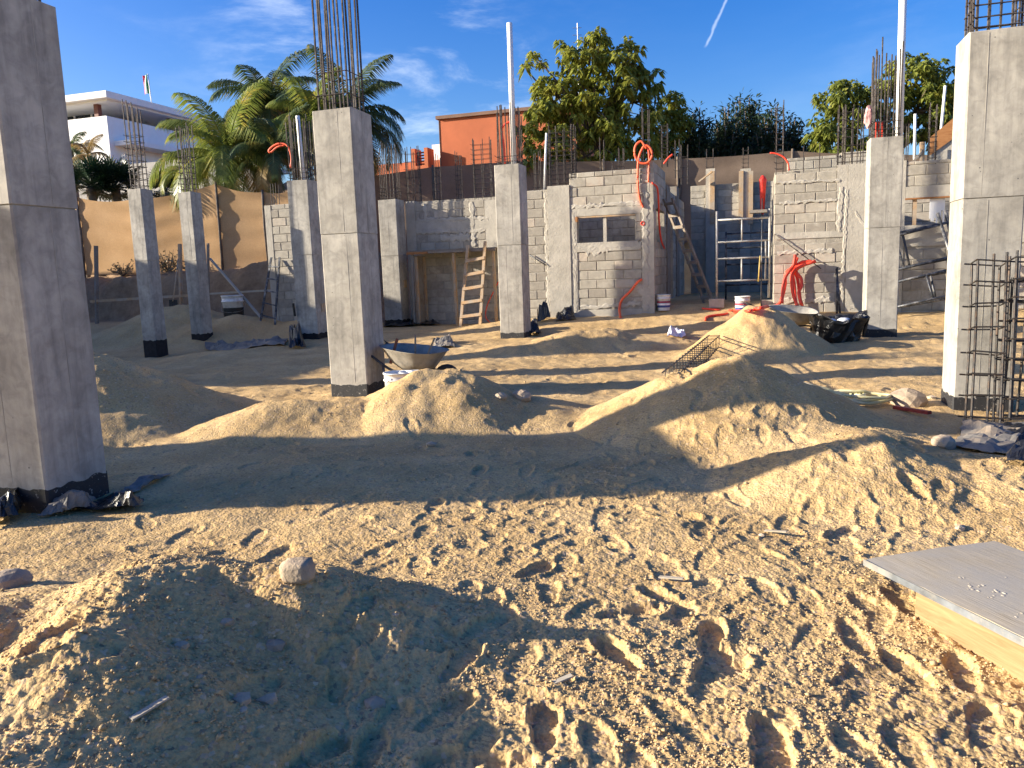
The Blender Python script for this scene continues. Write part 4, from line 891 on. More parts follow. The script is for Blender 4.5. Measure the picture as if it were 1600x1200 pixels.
# ---------------------------------------------------------------- rocks and debris
def rock(label, px, py, size, sq=(1, .9, .75), mat=None, name='rock', cat='rock', sub=2, seed=0, dz=.25, jit=.1):
    g = ground_at(px, py); vs_, fs = rock_mesh(size, sub if size > .05 else 1, seed, sq, jit if size > .05 else .2); ob = MB().add(vs_, fs).build(name, mat or ROCKM, None, sub > 2, (g.x, g.y, g.z+size*dz)); ob.rotation_euler = (0, 0, seed*1.3)
    return tag(ob, label, cat, 'loose rocks')
def block_rock(label, px, py, s):
    import bmesh
    g = ground_at(px, py); bm = bmesh.new(); bmesh.ops.create_cube(bm, size=1); bmesh.ops.subdivide_edges(bm, edges=bm.edges[:], cuts=3, use_grid_fill=True); rr = random.Random(5)
    for q in bm.verts:
        c = q.co.copy(); k = c.normalized()*.62; c = c.lerp(k, .45); q.co = Vector((c.x*s*1.15, c.y*s*.8, c.z*s*.78))*(1+rr.uniform(-.045, .045))
    me = bpy.data.meshes.new('rock'); bm.to_mesh(me); bm.free(); me.materials.append(ROCKM); me.polygons.foreach_set('use_smooth', [True]*len(me.polygons)); ob = bpy.data.objects.new('rock', me); col.objects.link(ob)
    ob.location = (g.x, g.y, g.z+s*.30); ob.rotation_euler = (.1, -.08, fa-.2); tag(ob, label, 'rock', 'loose rocks')
block_rock('big squarish tan rock on the crest of the nearest heap', 466, 903, .105)
RK = [('tan stone at the far left beside the nearest heap', 14, 918, .09), ('grey chunk in the shaded hollow of the nearest heap, left of two', 380, 1098, .035), ('grey slab chunk in the shaded hollow of the nearest heap, right of two', 418, 1098, .032), ('small pale stone catching light below the grey chunks', 380, 1112, .018),
 ('brown lump in the middle of the nearest heap', 430, 1012, .035), ('pale round stone on the shaded right flank of the nearest heap', 618, 962, .018), ('lit clod on the small ridge of the nearest heap', 284, 1012, .03), ('clod with a lit tip in the shade of the nearest heap', 355, 975, .025),
 ('pointed rock at the right end of the middle heap', 815, 624, .11), ('white stone left of the pointed rock', 782, 622, .06), ('round stone half in shade on the right flat ground', 1474, 698, .09), ('pale stone in the shaded middle ground', 674, 698, .05), ('grey stone before the near right column foot', 1500, 828, .035),
 ('clod lump near the foot of the near right column', 1418, 632, .17), ('small white stone near the right column', 1456, 624, .05), ('pale stone on the sunlit trodden sand', 1190, 838, .02), ('stone lying at the bottom middle', 588, 1105, .04), ('white chip on the sunlit sand near the heap', 312, 1060, .014)]
for k, (lb, px, py, s) in enumerate(RK): rock(lb, px, py, s, (1.1, .9, .7), ROCKG if ('grey' in lb or 'white' in lb or 'pale' in lb) else ROCKM, seed=k+1, sub=2)
# splintered wood chips
for k, (lb, px, py, ln_, an) in enumerate((('bleached wood splinter on the nearest heap', 205, 1130, .11, .9), ('pale wood chip on the trodden sand', 865, 1072, .07, .3), ('flat grey chip on the sunlit sand', 1195, 832, .12, -.7), ('thin wood chip near the plywood', 1030, 905, .12, -.6))):
    g = ground_at(px, py); tag(MB().beam((0, 0, 0), right_h*ln_*math.cos(an)+fwd_h*ln_*math.sin(an)+upv*.015, .022, .006).build('wood_chip', PLYW, None, False, (g.x, g.y, g.z+.012)), lb, 'chip', 'wood chips')
# crumpled plastic sheets
def sheet(label, poly, mat, h=.06, seed=0, res=18, name='plastic_sheet', lift=.02):
    # poly: four ground points (world xy); bilinear patch draped over the sand with folds
    P = [Vector(q) for q in poly]; r = random.Random(seed); o = P[0].copy(); o.z = gzs(o); vs_ = []; fs = []
    for i in range(res+1):
        for j in range(res+1):
            s, t = i/res, j/res; q = (P[0]*(1-s)+P[1]*s)*(1-t) + (P[3]*(1-s)+P[2]*s)*t
            q = q + Vector((r.uniform(-.012, .012), r.uniform(-.012, .012), 0)); e = abs(pn(q.x*3+seed, q.y*3))*1.6 + .5*abs(pn(q.x*8, q.y*8+seed)); edge = min(s, 1-s, t, 1-t)*5
            z = gz(q.x, q.y)+lift+h*e*min(1, .3+edge)*1.4; vs_.append((q.x-o.x, q.y-o.y, z-o.z))
    n = res+1
    for i in range(res):
        for j in range(res): fs.append((i*n+j, (i+1)*n+j, (i+1)*n+j+1, i*n+j+1))
    ob = MB().add(vs_, fs).build(name, mat, None, False, o); md = ob.modifiers.new('thickness', 'SOLIDIFY'); md.thickness = .004
    return tag(ob, label, 'plastic sheet', 'scraps of plastic sheeting')
def pn(x, y): return float(pnoise(np.array([x]), np.array([y]))[0])
G = lambda *l: [ground_at(px, py) for px, py in l]
sheet('black plastic scrap at the foot of the nearest left column', G((120, 800), (215, 806), (226, 790), (170, 780)), BLACKP, .10, 1)
sheet('grey plastic scrap against the nearest left column foot', G((60, 812), (140, 804), (150, 788), (90, 796)), GREYP, .10, 2)
sheet('grey plastic sheet pointing away from the nearest left column', G((172, 784), (190, 785), (266, 744), (240, 748)), GREYP, .05, 3)
sheet('dark plastic bundle at the left picture edge', G((-30, 832), (30, 820), (40, 795), (-20, 790)), BLACKP, .16, 4)
sheet('large grey plastic sheet around the near right column', G((1490, 700), (1640, 730), (1660, 670), (1505, 660)), GREYP, .07, 5)
sheet('black plastic scrap behind the leaning rebar cages', G((1555, 690), (1650, 690), (1650, 668), (1570, 668)), BLACKP, .10, 6)
sheet('dark plastic crumpled at the right picture edge', G((1570, 728), (1650, 740), (1650, 715), (1590, 712)), BLACKP, .14, 7)
sheet('black plastic scrap at the foot of the white pipe column', G((822, 526), (846, 526), (840, 514), (826, 516)), BLACKP, .22, 8)
sheet('black plastic heap at the base of the pillar wall', G((840, 506), (860, 504), (856, 496), (842, 498)), BLACKP, .3, 9)
sheet('torn black plastic below the concrete pillar', G((868, 503), (900, 500), (896, 495), (870, 497)), BLACKP, .2, 10)
sheet('long pale plastic strip between the slim column and the next', G((322, 548), (445, 542), (450, 532), (320, 536)), GREYP, .12, 11)
sheet('upturned dark plastic corner beside the conduit column', G((452, 546), (478, 545), (468, 532), (454, 530)), BLACKP, .35, 12)
sheet('black plastic under the shaded column', G((600, 512), (690, 509), (660, 500), (602, 500)), BLACKP, .15, 13)
sheet('white paper scrap on the striped sand', G((1043, 530), (1072, 528), (1068, 520), (1045, 522)), FWHITE, .12, 14)
sheet('grey rubble sack behind the tall column', G((675, 545), (712, 543), (705, 533), (680, 534)), GREYP, .12, 15)

# ---------------------------------------------------------------- batter boards and tools on the left
def stake(label, px, py0, py1, v, w=.07, mat=None, name='timber_stake', cat='stake', lean=0.):
    a = atV(px, py0, v); b = atV(px+lean, py1, v); a.z = min(a.z, gzs(a)-.05)
    return tag(MB().beam((0, 0, 0), b-a, w, w*.6).build(name, mat or WOODD, None, False, a), label, cat, 'timber stakes by the bank')
stake('weathered stake nearest the big left column', 150, 492, 384, 17.9, .1); stake('taller stake right of the slim column pair', 325, 480, 380, 18.4, .07, WOODD)
stake('stake in the middle of the bank between the slim columns', 281, 470, 381, 18.3, .1, WOOD)
a, b = atV(141, 471, 17.85), atV(306, 461, 18.15); tag(MB().beam((0, 0, 0), b-a, .03, .07).build('batter_board', WOOD, None, False, a), 'horizontal timber board nailed to the stakes by the bank', 'board')
a, b = atV(328, 459, 18.3), atV(432, 453, 18.0); tag(MB().beam((0, 0, 0), b-a, .03, .05).build('batter_board', PLYW, None, False, a), 'pale horizontal batten left of the dark ladder', 'board')
a, b = atV(410, 500, 17.2), atV(328, 404, 18.6); a.z = gzs(a); tag(MB().beam((0, 0, 0), b-a, .06, .04).build('timber_brace', PLYW, None, False, a), 'pale timber brace slanting down the bank to the sand', 'brace')
sr = atV(273, 498, 17.6); sr.z = gzs(sr); sh = thing('shovel', 'shovel standing with its black blade in the sand between the slim columns', 'shovel', sr)
top = atV(279, 400, 18.25)-sr; MB().tube([Vector((0, 0, .22)), top*.95], .018, 7).build('shaft', WOOD, sh, True)
MB().add([(-.13, 0, .26), (.13, 0, .26), (.14, 0, .1), (.05, -.02, -.06), (-.05, -.02, -.06), (-.14, 0, .1), (-.13, .012, .26), (.13, .012, .26), (.14, .012, .1), (.05, -.008, -.06), (-.05, -.008, -.06), (-.14, .012, .1)], [(0,5,4,3,2,1),(6,7,8,9,10,11),(0,1,7,6),(1,2,8,7),(2,3,9,8),(3,4,10,9),(4,5,11,10),(5,0,6,11)]).build('blade', BLACKP, sh)
a = atV(459, 480, 14.9); tag(MB().beam((0, 0, 0), Vector((.02, 0, -.28)), .06, .02).build('hand_tool', BLACKP, None, False, atV(458, 474, 14.97)), 'small dark tool hanging on the conduit column', 'tool')

# ---------------------------------------------------------------- mesh fences
def mesh_fence(label, pts, mat, posts, seed, sag=.25, name='mesh_fence'):
    # pts: list of (u, v, zbottom, ztop)
    o = Vector((pts[0][0], pts[0][1], pts[0][2])); root = thing(name, label, 'fence', o); n = 14; m_ = 16; vs_ = []; r = random.Random(seed); cols_ = 0
    for i in range(len(pts)-1):
        a, b = pts[i], pts[i+1]
        for k in range(n + (1 if i == len(pts)-2 else 0)):
            t = k/n; u = a[0]+(b[0]-a[0])*t; v = a[1]+(b[1]-a[1])*t; z0_ = a[2]+(b[2]-a[2])*t; z1_ = a[3]+(b[3]-a[3])*t - sag*4*t*(1-t)*.4
            for j in range(m_+1):
                s = j/m_; z = z0_+(z1_-z0_)*s; bl = .03*math.sin(math.pi*t)*math.sin(math.pi*s) + .026*math.sin(s*21+4*pn(u*.35, seed)+2*s*s)*(.3+.7*s) + .025*pn(u*.6+seed, z*1.1)
                vs_.append((u-o.x, v-o.y+bl, z-o.z))
            cols_ += 1
    fs = [(i*(m_+1)+j, (i+1)*(m_+1)+j, (i+1)*(m_+1)+j+1, i*(m_+1)+j+1) for i in range(cols_-1) for j in range(m_)]
    MB().add(vs_, fs).build('mesh_cloth', mat, root, True)
    for p in pts:
        if posts: MB().tube([(p[0]-o.x, p[1]-o.y-.03, gz(p[0], p[1])-.3-o.z), (p[0]-o.x+r.uniform(-.06, .06), p[1]-o.y-.03, (p[2]+p[3])/2-o.z), (p[0]-o.x+r.uniform(-.03, .03), p[1]-o.y-.03, p[3]+.06-o.z)], .04, 7).build('post', BARK, root, True)
    return root
def fp(px, ytop, ybot, v): t = atV(px, ytop, v); b = atV(px, ybot, v); return (t.x, v, min(b.z, gz(t.x, v)+.05), t.z)
mesh_fence('tan shade mesh fence lit above the earth bank', [fp(60, 308, 435, 20.3), fp(120, 308, 430, 20.2), fp(205, 312, 425, 20.2), fp(337, 287, 400, 20.4), fp(412, 300, 380, 20.6), fp(470, 292, 380, 20.7)], TAN, True, 1)
mesh_fence('dark brown mesh fence behind the recessed wall', [(-14.0, 26.2, 2.0, 5.0), (-11.0, 26.4, 2.0, 5.2), (-8.0, 26.6, 2.2, 5.2), (-5.0, 26.8, 2.2, 5.0), (-2.6, 27.2, 2.2, 4.95)], BROWNF, True, 2, .05)
mesh_fence('brown mesh fence behind the open court and right wall', [(-2.5, 27.3, 2.2, 4.95), (1.0, 27.4, 2.2, 4.95), (4.0, 27.4, 2.2, 4.6), (8, 27.4, 2.2, 4.4), (14, 27.4, 2.2, 4.4)], BROWNF, True, 3, .08)
# dry shrub on the bank top
def twig_bush(label, px, py, v, s, mat, n=36):
    b = atV(px, py, v); b.z = gzs(b)-.02; root = thing('dry_shrub', label, 'shrub', b); r = random.Random(px); tw = MB(); lf = MB()
    for k in range(n):
        a = r.uniform(0, 6.28); e = r.uniform(.3, 1.3); d = Vector((math.cos(a)*math.cos(e), math.sin(a)*math.cos(e), math.sin(e)))*s*r.uniform(.5, 1); tw.tube([(0, 0, 0), d*.5+Vector((0, 0, .03)), d], .006, 4)
        for q in range(5):
            c = d*r.uniform(.4, 1); w = Vector((r.uniform(-1, 1), r.uniform(-1, 1), r.uniform(-.5, 1))).normalized()*.07*s/.5; x = Vector((r.uniform(-1, 1), r.uniform(-1, 1), r.uniform(-1, 1))).normalized()*.03; lf.add([c, c+w*.5+x, c+w, c+w*.5-x], [(0, 1, 2, 3)])
    tw.build('twigs', BARK, root); lf.build('leaves', mat, root); return root
DRY = mat_leaf('dry_leaf', (.16, .13, .07), (.30, .24, .13), .2)
twig_bush('small dry shrub at the foot of the tan fence', 192, 422, 19.75, .6, DRY); twig_bush('dry shrub on the bank right of the slim columns', 262, 402, 19.9, .8, DRY, 50)

# sloped parapet with plywood on the far right
a, b = ua(1446, 18.6), ua(1500, 18.6); rt = thing('sloped_parapet', 'stepped block parapet with orange plywood strip beside the near right column', 'wall', (a, 18.6, 3.0))
z1_, z2_ = za(1446, 236, 18.6)-3, za(1500, 195, 18.6)-3; w = b-a
MB().add([(0, 0, 0), (w, 0, 0), (w, 0, z2_), (0, 0, z1_), (0, .15, 0), (w, .15, 0), (w, .15, z2_), (0, .15, z1_)], [(0,1,2,3),(5,4,7,6),(0,4,5,1),(1,5,6,2),(2,6,7,3),(3,7,4,0)]).build('parapet_core', PLASTER, rt)
dz = .34; MB().add([(0, -.03, z1_-.1), (w, -.03, z2_-.1), (w, -.03, z2_+dz), (0, -.03, z1_+dz*.8), (0, -.012, z1_-.1), (w, -.012, z2_-.1), (w, -.012, z2_+dz), (0, -.012, z1_+dz*.8)], [(0,1,2,3),(5,4,7,6),(0,4,5,1),(1,5,6,2),(2,6,7,3),(3,7,4,0)]).build('form_board', WOODO, rt)
a = atV(1440, 255, 18.4); tag(MB().beam((0, 0, -.1), (0, 0, atV(1440, 222, 18.4).z-a.z), .09, .05).build('timber_post', WOOD, None, False, a), 'timber post left of the orange plywood strip', 'post')
a, b = atV(1425, 254, 18.4), atV(1442, 236, 18.4); tag(MB().beam((0, 0, 0), b-a, .07, .04).build('timber_brace', WOODD, None, False, a), 'short slanting brace under the orange plywood strip', 'brace')
for lb, x0_, y0_, x1_, y1_ in (('thin white pipe leaning up behind the sloped parapet', 1468, 205, 1477, 134), ('thin white pipe standing on the right wall', 1429, 245, 1430, 178), ('thin white pipe among the bars left of the window wall pillar', 850, 290, 854, 208)):
    v = 18.8 if x0_ > 1000 else VW+.1
    a, b = atV(x0_, y0_, v), atV(x1_, y1_, v); tag(MB().tube([Vector((0, 0, -.6)) if x0_ == 1468 else Vector((0, 0, -.15)), b-a], .028, 8).build('white_pipe', PVC, None, True, a), lb, 'pipe', 'thin white pipes')
# torn red and white sack caught in the right column's rebar
vs_, fs = rock_mesh(1, 2, 9, (1, 1, 1), .2); a = atV(1357, 182, 15.0); tag(MB().add([(x*.07, y*.05, z*.2) for x, y, z in vs_], fs).build('torn_sack', simple('sack_print', (.7, .35, .33), .7, 0, .6, 9), None, False, a), 'torn pink and white sack caught in the rebar of the right column', 'sack')
a = atV(1375, 202, 15.15); tag(MB().box((-.07, -.03, -.22), (.05, .03, .12)).build('red_box', REDP, None, False, a), 'red plastic piece inside the rebar of the right column', 'plastic piece')
a, b = atV(1113, 268, vb-.35), atV(1092, 284, vb-.3); tag(MB().beam((0, 0, 0), b-a, .09, .04).build('timber_brace', WOOD, None, False, a), 'timber brace slanting off the left court pillar', 'brace')

# ---------------------------------------------------------------- buildings behind
# white modern house, front-right corner towards us
hv = 34.0; cn = atV(172, 235, hv); hu = cn.x; zf = atV(172, 262, hv).z; zpar = atV(172, 180, hv).z; zroof = atV(167, 143, hv).z
wh = thing('white_house', 'white modern house with flat overhanging roof on the left hill', 'house', (hu, hv, zf-3.5))
Z = lambda z: z-(zf-3.5)
MB().box((-9, 0, 0), (0, 15, Z(zf)+.1)).build('lower_wall', WHITE, wh)
zled = atV(180, 221, hv).z
MB().box((-9, 0, Z(zf)+.1), (0, 15, Z(zpar))).build('terrace_wall', WHITE, wh)
MB().box((-.5, .35, Z(zled)-.14), (1.1, 15, Z(zled)+.1)).build('ledge', WHITE, wh)
MB().box((-9, 2.2, Z(zpar)+.003), (-3.0, 6, Z(zroof)-.45)).build('upper_wall', GLASS, wh)
MB().box((-9, -.25, Z(zroof)-.33), (.35, 15.5, Z(zroof))).build('roof_slab', WHITE, wh); MB().box((-8.9, .1, Z(zroof)-.44), (.05, 15.2, Z(zroof)-.333)).build('soffit', WHITE, wh)
for (x, y) in ((-1.0, .5), (-.45, 5.2), (-.45, 12.6), (-6, .5)): MB().box((x-.13, y-.13, Z(zpar)-.01), (x+.13, y+.13, Z(zroof)-.445)).build('post', MAHOG, wh)
for k in range(4): MB().box((-3.1-1.2*k, 2.12, Z(zpar)+.05), (-3.02-1.2*k, 2.196, Z(zroof)-.45)).build('window_frame', WHITE, wh)
# flag
fb = atV(237, 160, hv+5); fl = thing('flag', 'green white and red flag on a pole above the white house roof', 'flag', (fb.x, hv+5, zroof-.1)); ftop = atV(233, 115, hv+5).z-zroof+.1
MB().tube([(0, 0, 0), (-.08, 0, ftop)], .03, 7).build('pole', PVC, fl, True)
for k, mt in enumerate((FGREEN, FWHITE, FRED)):
    vs_ = []; 
    for i in range(5):
        x = -.1-(k+i/4)*.12
        for j in range(7): vs_.append((x-.02*math.sin(j*.8), .06*math.sin(x*14+j*.5), ftop-.02-1.05*j/6-.10*(-x)))
    o = MB().add(vs_, [(i*7+j, (i+1)*7+j, (i+1)*7+j+1, i*7+j+1) for i in range(4) for j in range(6)]).build('flag_stripe', mt, fl, True)
    md = o.modifiers.new('thickness', 'SOLIDIFY'); md.thickness = .006
# retaining wall below the house
rv = 30.0; ru = ua(90, rv); block_wall('retaining_wall', 'pale block retaining wall below the white house', ru, rv, 0, ua(420, rv)-ru, 2.0, [(0, ua(420, rv)-ru, za(250, 252, rv))], seed=15, bl=.8, bh=.4, core=GREYW, blocks=False, solids=[])
# terracotta house
tv = 33.0; ta, tb = ua(696, tv), ua(905, tv); tz = za(696, 186, tv); th_ = thing('terracotta_house', 'terracotta orange house beyond the wall, behind the big tree', 'house', (ta, tv, 2.0))
MB().box((0, 0, 0), (tb-ta, 9, tz-2)).build('wall', TERRA, th_); MB().box((-.12, -.12, tz-2+.002), (tb-ta+.12, 9.12, tz-2+.14)).build('parapet_cap', TERRAD, th_)
MB().box((-3.6, .6, 0), (-.003, 8, za(690, 246, tv)-2)).build('low_wing', TERRA, th_)
MB().box((-.004-.02, -.02, 0), (.0, .3, tz-2)).build('edge_trim', TERRAD, th_)
# open chimney block on the wing
qa, qb = ua(651, tv-.5), ua(676, tv-.5); zq0, zq1 = za(660, 263, tv-.5), za(660, 231, tv-.5); ch = thing('roof_lantern', 'small terracotta lattice lantern left of the orange house', 'lantern', (qa, tv-.5, 2.0)); w = qb-qa
MB().box((0, 0, 0), (w, .7, zq0+.12-2)).build('base', TERRA, ch)
for x in (0, w-.17): MB().box((x, 0, zq0+.122-2), (x+.17, .7, zq1-2)).build('pier', TERRA, ch)
for k in range(5): z = zq0-2+.2+k*(zq1-zq0-.25)/5; MB().box((.172, .25, z), (w-.172, .4, z+.05)).build('slat', TERRAD, ch)
ga, gb = ua(683, tv+2), ua(696, tv+2); sw = tag(MB().box((0, 0, 0), (gb-ga, 1.2, za(690, 225, tv+2)-2)).build('water_tank', WHITE, None, False, (ga, tv+2, 2.0)), 'small white tank house between the lantern and the orange house', 'tank')
# neighbour house left of the picture that shades the left side
nb = thing('neighbour_house', 'plain rendered neighbour house left of the picture', 'house', (-31, 4.0, -.2)); NBH = 5.2
MB().box((0, 0, 0), (8, 12.8, NBH)).build('wall', PLASTER, nb); MB().box((-.1, -.1, NBH+.002), (8.1, 12.9, NBH+.1)).build('parapet_cap', WHITE, nb)
for y in (2, 6, 10): MB().box((8.002, y, 1.2), (8.03, y+1.4, 2.5)).build('window', GLASS, nb)
# antenna behind the tree
a = atD(903, 75, 36); an = thing('antenna_mast', 'thin antenna mast rising behind the big tree', 'antenna', (a.x, a.y, gzs(a))); t = atD(902, 36, 36); ht = t.z-an.location.z
MB().tube([(0, 0, 0), (0, 0, ht)], .022, 6).build('mast', GALV, an)
for k in range(3): MB().tube([right_h*-.22+upv*(ht-.2-.3*k), right_h*.18+upv*(ht-.2-.3*k)], .012, 5).build('crossbar', GALV, an)

# ---------------------------------------------------------------- trees
def leafquad(lf, c, d, w, ln_, r, droop=.25):
    d = d.normalized(); side = d.cross(Vector((0, 0, 1)))
    if side.length < .05: side = Vector((1, 0, 0))
    side = (side.normalized()*math.cos(w[1]) + d.cross(side).normalized()*math.sin(w[1])); mid = c+d*ln_*.5; tip = c+d*ln_-Vector((0, 0, droop*ln_)); up_ = d.cross(side)*-.12*ln_*0
    lf.add([c, mid+side*w[0], tip, mid-side*w[0]], [(0, 1, 2, 3)])
def broad_tree(label, base, lobes, leaf, ncl, lpc, leafl, seed, trunk_r=.16, nb_=70):
    """lobes: list of (centre, radii) ellipsoids; leaf rosettes sit mostly near the lobe surfaces, joined by limbs"""
    r = random.Random(seed); root = thing('broadleaf_tree', label, 'tree', base); b = Vector(base); tr = MB(); lf = MB()
    c0 = sum((Vector(l[0]) for l in lobes), Vector())/len(lobes); fork = Vector((0, 0, (c0.z-b.z)*.35))
    tr.tube(spline([(0, 0, -.3), fork*.5+Vector((.08, .05, 0)), fork, (c0-b)*.75], 4), [trunk_r*(1-.045*k) for k in range(13)], 8)
    hubs = []
    for (c, rad) in lobes:
        e = Vector(c)-b; s = fork.lerp(c0-b, r.uniform(.0, .6)); mid = s.lerp(e, .5)+Vector((r.uniform(-.2, .2), r.uniform(-.2, .2), .15)); tr.tube(spline([s, mid, e], 4), [trunk_r*.5*(1-.09*k) for k in range(9)], 6); hubs.append((e, rad))
    wts = [q[1][0]*q[1][1]*q[1][2] for q in hubs]; tot = sum(w**.75 for w in wts)
    for (e, rad), wt in zip(hubs, wts):
        k = int(ncl*wt**.75/tot)
        for q in range(k):
            d = Vector((r.gauss(0, 1), r.gauss(0, 1), r.gauss(.15, 1))).normalized(); f = r.random()**.33*(1+.30*r.uniform(-1, 1))
            c = e+Vector((d.x*rad[0], d.y*rad[1], d.z*rad[2]))*f
            if q % 5 == 0: tr.tube([e, e.lerp(c, .6)+Vector((0, 0, .05)), c], [.03, .018, .009], 4)
            sz = r.uniform(.75, 1.25)
            for m_ in range(lpc):
                a = 2*math.pi*m_/lpc*1.618*3+r.uniform(-.3, .3); el = r.uniform(-.65, .75); dd_ = Vector((math.cos(a)*math.cos(el), math.sin(a)*math.cos(el), math.sin(el))) + d*.35
                leafquad(lf, c+dd_*.04, dd_, (leafl*.24*sz, r.uniform(-.7, .7)), leafl*sz*r.uniform(.75, 1.2), r, .6)
    tr.build('trunk', BARK, root, True); lf.build('crown', leaf, root); return root
def L3(px, py, d, rx, ry, rz): p = atD(px, py, d); return ((p.x, p.y, p.z), (rx, ry, rz))
dT = 28.5
bp = atD(945, 300, dT); broad_tree('big broadleaf tree with yellow green leaf clusters in the middle background', (bp.x, bp.y, gzs(bp)-.1),
   [L3(930, 170, dT, 1.7, 1.5, 1.3), L3(870, 150, dT, 1.0, 1.0, .9), L3(845, 185, dT-.3, .7, .8, .8), L3(925, 95, dT, .8, .8, .75), L3(975, 105, dT, .7, .8, .7), L3(990, 160, dT, .9, .9, .9), L3(1020, 120, dT, .5, .5, .35), L3(885, 95, dT, .5, .6, .5),
    L3(860, 225, dT-.5, 1.0, .9, .8), L3(940, 230, dT-.4, 1.5, 1.0, .9), L3(1005, 220, dT, .7, .8, .7), L3(925, 68, dT, .35, .4, .35), L3(985, 75, dT, .35, .4, .3), L3(838, 90, dT, .35, .4, .25), L3(822, 108, dT, .25, .3, .3), L3(840, 255, dT-.6, .7, .6, .5)], LEAF1, 560, 20, .25, 31)
bp = atD(1062, 290, dT+1); broad_tree('small leaning broadleaf sapling right of the big tree', (bp.x, bp.y, gzs(bp)-.1), [L3(1055, 158, dT+1, .35, .35, .3), L3(1045, 185, dT+1, .45, .4, .35), L3(1062, 195, dT+1, .4, .4, .4), L3(1040, 225, dT+1, .6, .5, .5), L3(1010, 190, dT+1, .3, .3, .3)], LEAF1, 90, 18, .25, 32, .07)
dR = 26.5
bp = atD(1400, 280, dR); broad_tree('leafy green tree behind the right column and its pipe', (bp.x, bp.y, gzs(bp)-.1),
   [L3(1310, 150, dR, .8, .9, .55), L3(1300, 200, dR, .7, .8, .6), L3(1340, 165, dR, .8, .9, .8), L3(1420, 120, dR, .8, .9, .6), L3(1455, 130, dR, .7, .8, .6), L3(1430, 175, dR, 1.2, 1.0, 1.0), L3(1475, 165, dR, .6, .8, .9), L3(1330, 225, dR, 1.0, .8, .6), L3(1470, 215, dR, .8, .8, .7), L3(1288, 205, dR, .35, .4, .3), L3(1385, 150, dR, .7, .7, .6), L3(1520, 180, dR, .9, .9, .9)], LEAF3, 480, 20, .22, 33)
def hedge_tree(label, px, ytop, d, wpx, seed, name='oleander_bush'):
    b = atD(px, 300, d); z0_ = gzs(b)-.1; zt_ = atD(px, ytop, d).z; w = wpx/FPX*d/2; root = thing(name, label, 'bush', (b.x, b.y, z0_)); r = random.Random(seed); st = MB(); lf = MB(); h = zt_-z0_
    for k in range(46):
        a = r.uniform(0, 6.28); q = r.random()**.6; tip = Vector((math.cos(a)*w*q, math.sin(a)*w*.8*q, h*(1-.45*q*q)*r.uniform(.72, 1.03))); P_ = spline([(tip.x*.15, tip.y*.15, 0), (tip.x*.5, tip.y*.5, tip.z*.55), tip], 5); st.tube(P_, .018, 4)
        for m_ in range(150):
            t = r.uniform(.25, 1); i = min(len(P_)-2, int(t*(len(P_)-1))); c = P_[i].lerp(P_[i+1], r.random())+Vector((r.gauss(0, .16), r.gauss(0, .16), r.gauss(0, .14)))
            dd_ = Vector((r.gauss(0, 1), r.gauss(0, 1), r.gauss(.7, .6))); leafquad(lf, c, dd_, (.034, r.uniform(-1, 1)), r.uniform(.18, .32), r, .1)
    st.build('stems', BARK, root); lf.build('foliage', LEAF2, root)
for k, (px, yt, w, lb) in enumerate(((1085, 168, 80, 'dark oleander clump next to the sapling'), (1130, 165, 85, 'dark oleander clump, second from the sapling'), (1165, 150, 80, 'tallest dark oleander clump with a pale top shoot'), (1205, 165, 80, 'dark oleander clump left of the tall rebar cage'), (1240, 172, 75, 'dark oleander clump right of the tall rebar cage'), (1275, 215, 60, 'low dark oleander clump at the edge of the right tree'), (1090, 215, 80, 'low shaded oleander clump above the side wall'), (1180, 220, 110, 'broad low oleander clump above the court'))):
    hedge_tree(lb, px, yt, 30+.6*(k % 3), w, 50+k)
# palms
def palm(label, px, py_c, d, fl_, n, seed, mat, trunk=True, spread=1., name='palm_tree', pybase=None, tr_r=.13):
    c = atD(px, py_c, d); gb_ = gz(c.x, c.y)-.1; root = thing(name, label, 'palm', (c.x, c.y, gb_)); r = random.Random(seed); h = c.z-gb_
    MB().tube(spline([(.1, .05, 0), (.05, 0, h*.5), (0, 0, h)], 5), [tr_r*1.2-.03*tr_r*k for k in range(11)], 9).build('trunk', PALMT, root, True)
    for k in range(n):
        a = 2*math.pi*k*.381966+r.uniform(-.2, .2); el = R(82)-R(105)*(k/n)**.9*spread + R(r.uniform(-8, 8)); f = MB(); ln_ = fl_*r.uniform(.8, 1.1)
        P_ = []; p = Vector((0, 0, h)); dirh = Vector((math.cos(a), math.sin(a), 0)); e = el; S = 16
        for q in range(S+1): P_.append(p.copy()); p = p+(dirh*math.cos(e)+Vector((0, 0, math.sin(e))))*(ln_/S); e -= R(4.0+3.2*q/S*1.6)*(.6+.7*math.cos(max(0, el)))
        f.tube(P_, [.028*(1-.055*q) for q in range(S+1)], 4)
        for q in range(4, S*5+1):
            t = q/(S*5); i = min(S-1, int(t*S)); c_ = P_[i].lerp(P_[i+1], t*S-i); tg = (P_[i+1]-P_[i]).normalized(); sd = tg.cross(Vector((0, 0, 1)))
            if sd.length < .05: sd = Vector((-math.sin(a), math.cos(a), 0))
            sd.normalize(); ll = fl_*.27*math.sin(math.pi*min(1, .12+t*.85))**.7*r.uniform(.8, 1.1)
            for s in (-1, 1):
                dd_ = (sd*s*.85+tg*.6+Vector((0, 0, -.15+r.uniform(-.12, .12)))).normalized(); tip = c_+dd_*ll-Vector((0, 0, ll*.48)); md = c_+dd_*ll*.5; w_ = tg*.017*fl_/2.2
                f.add([c_-w_*.6, md-w_, tip, md+w_, c_+w_*.6], [(0, 1, 2, 3, 4)])
        f.build('frond', mat if not (k > n*.75 and r.random() < .5) else PALMDRY, root)
    return root
PALMDRY = mat_leaf('dry_palm_leaf', (.26, .17, .06), (.40, .29, .12), .25)
palm('bushy coconut palm in front of the white house', 358, 248, 26, 2.9, 24, 61, PALML)
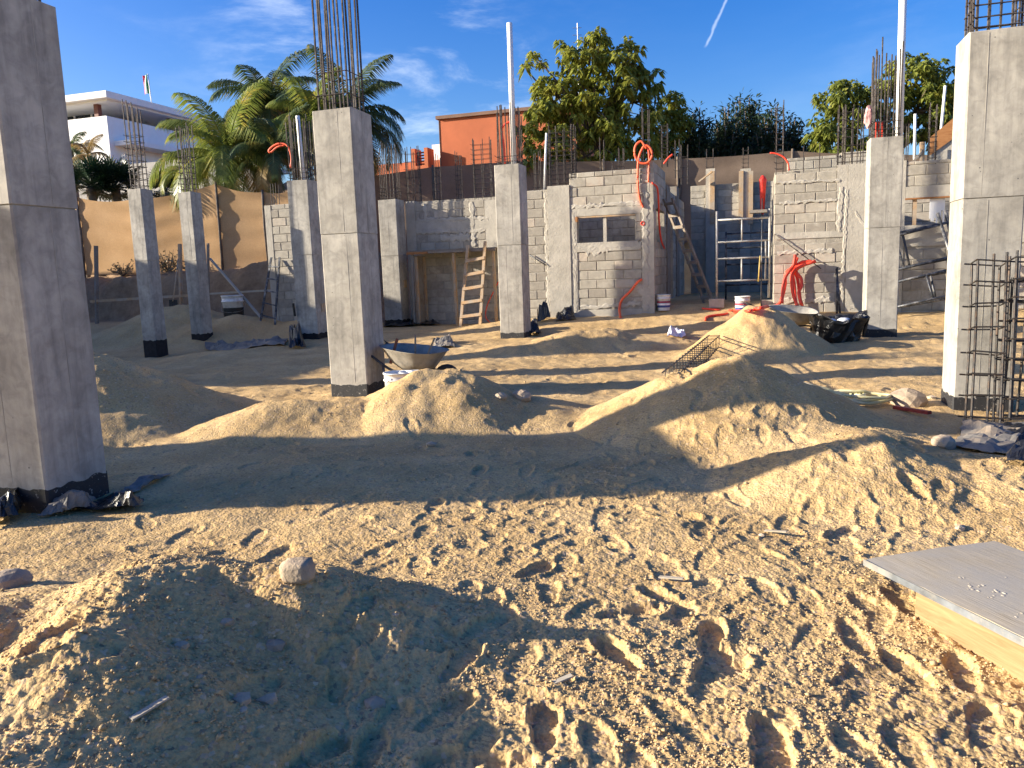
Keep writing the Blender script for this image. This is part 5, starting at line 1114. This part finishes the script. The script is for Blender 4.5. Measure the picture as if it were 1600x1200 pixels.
palm('coconut palm with dark fronds behind the bushy palm', 418, 168, 31, 2.8, 26, 62, PALMD)
palm('coconut palm rising behind the tall column', 540, 195, 29, 2.9, 28, 63, PALMD)
palm('yellowing coconut palm directly left of the tall column', 490, 190, 27.5, 2.3, 18, 64, PALML)
palm('low coconut palm with drooping fronds above the stub wall', 432, 245, 25.5, 2.0, 18, 65, PALMD, tr_r=.1)
palm('young yellow palm between the slim column cages', 300, 270, 27, 1.5, 9, 66, PALML, spread=.7, tr_r=.08)
palm('small palm sprig by the white house corner', 112, 235, 31, 1.2, 9, 69, PALMD, tr_r=.07)
palm('dead drooping palm sprig before the house wall', 138, 243, 29.5, 1.1, 8, 70, PALMDRY, tr_r=.06)
def fan_palm(label, px, py, d, rad, seed, n=26):
    c = atD(px, py, d); gb_ = gz(c.x, c.y)-.1; root = thing('fan_palm', label, 'palm', (c.x, c.y, gb_)); r = random.Random(seed); h = c.z-gb_
    MB().tube([(0, 0, 0), (0, 0, h)], .16, 8).build('trunk', PALMT, root, True)
    for k in range(n):
        a = r.uniform(0, 6.28); e = r.uniform(-.4, 1.3); dd_ = Vector((math.cos(a)*math.cos(e), math.sin(a)*math.cos(e), math.sin(e))); c_ = Vector((0, 0, h))+dd_*rad*r.uniform(.35, .55); f = MB(); f.tube([(0, 0, h), c_], .015, 4)
        sd = dd_.cross(Vector((0, 0, 1))).normalized(); up_ = sd.cross(dd_)
        for q in range(17):
            an = R(-115+230*q/16); v_ = dd_*math.cos(an)+sd*math.sin(an)+up_*.15*math.cos(an*2); ll = rad*.55*(.75+.25*math.cos(an)); pr = dd_.cross(v_).cross(v_) if False else up_.cross(v_).normalized()*.028*rad
            f.add([c_, c_+v_*ll*.55+pr, c_+v_*ll-Vector((0, 0, .06*rad)), c_+v_*ll*.55-pr], [(0, 1, 2, 3)])
        f.build('fan_leaf', FANL, root)
fan_palm('dark fan palm left of the slim column cage', 142, 293, 28.5, 1.25, 71, 40); fan_palm('dark fan palm just behind the left slim cage', 180, 292, 29, 1.25, 72, 40); fan_palm('small green fan palm between the slim column cages', 258, 300, 28.5, 1.0, 73)
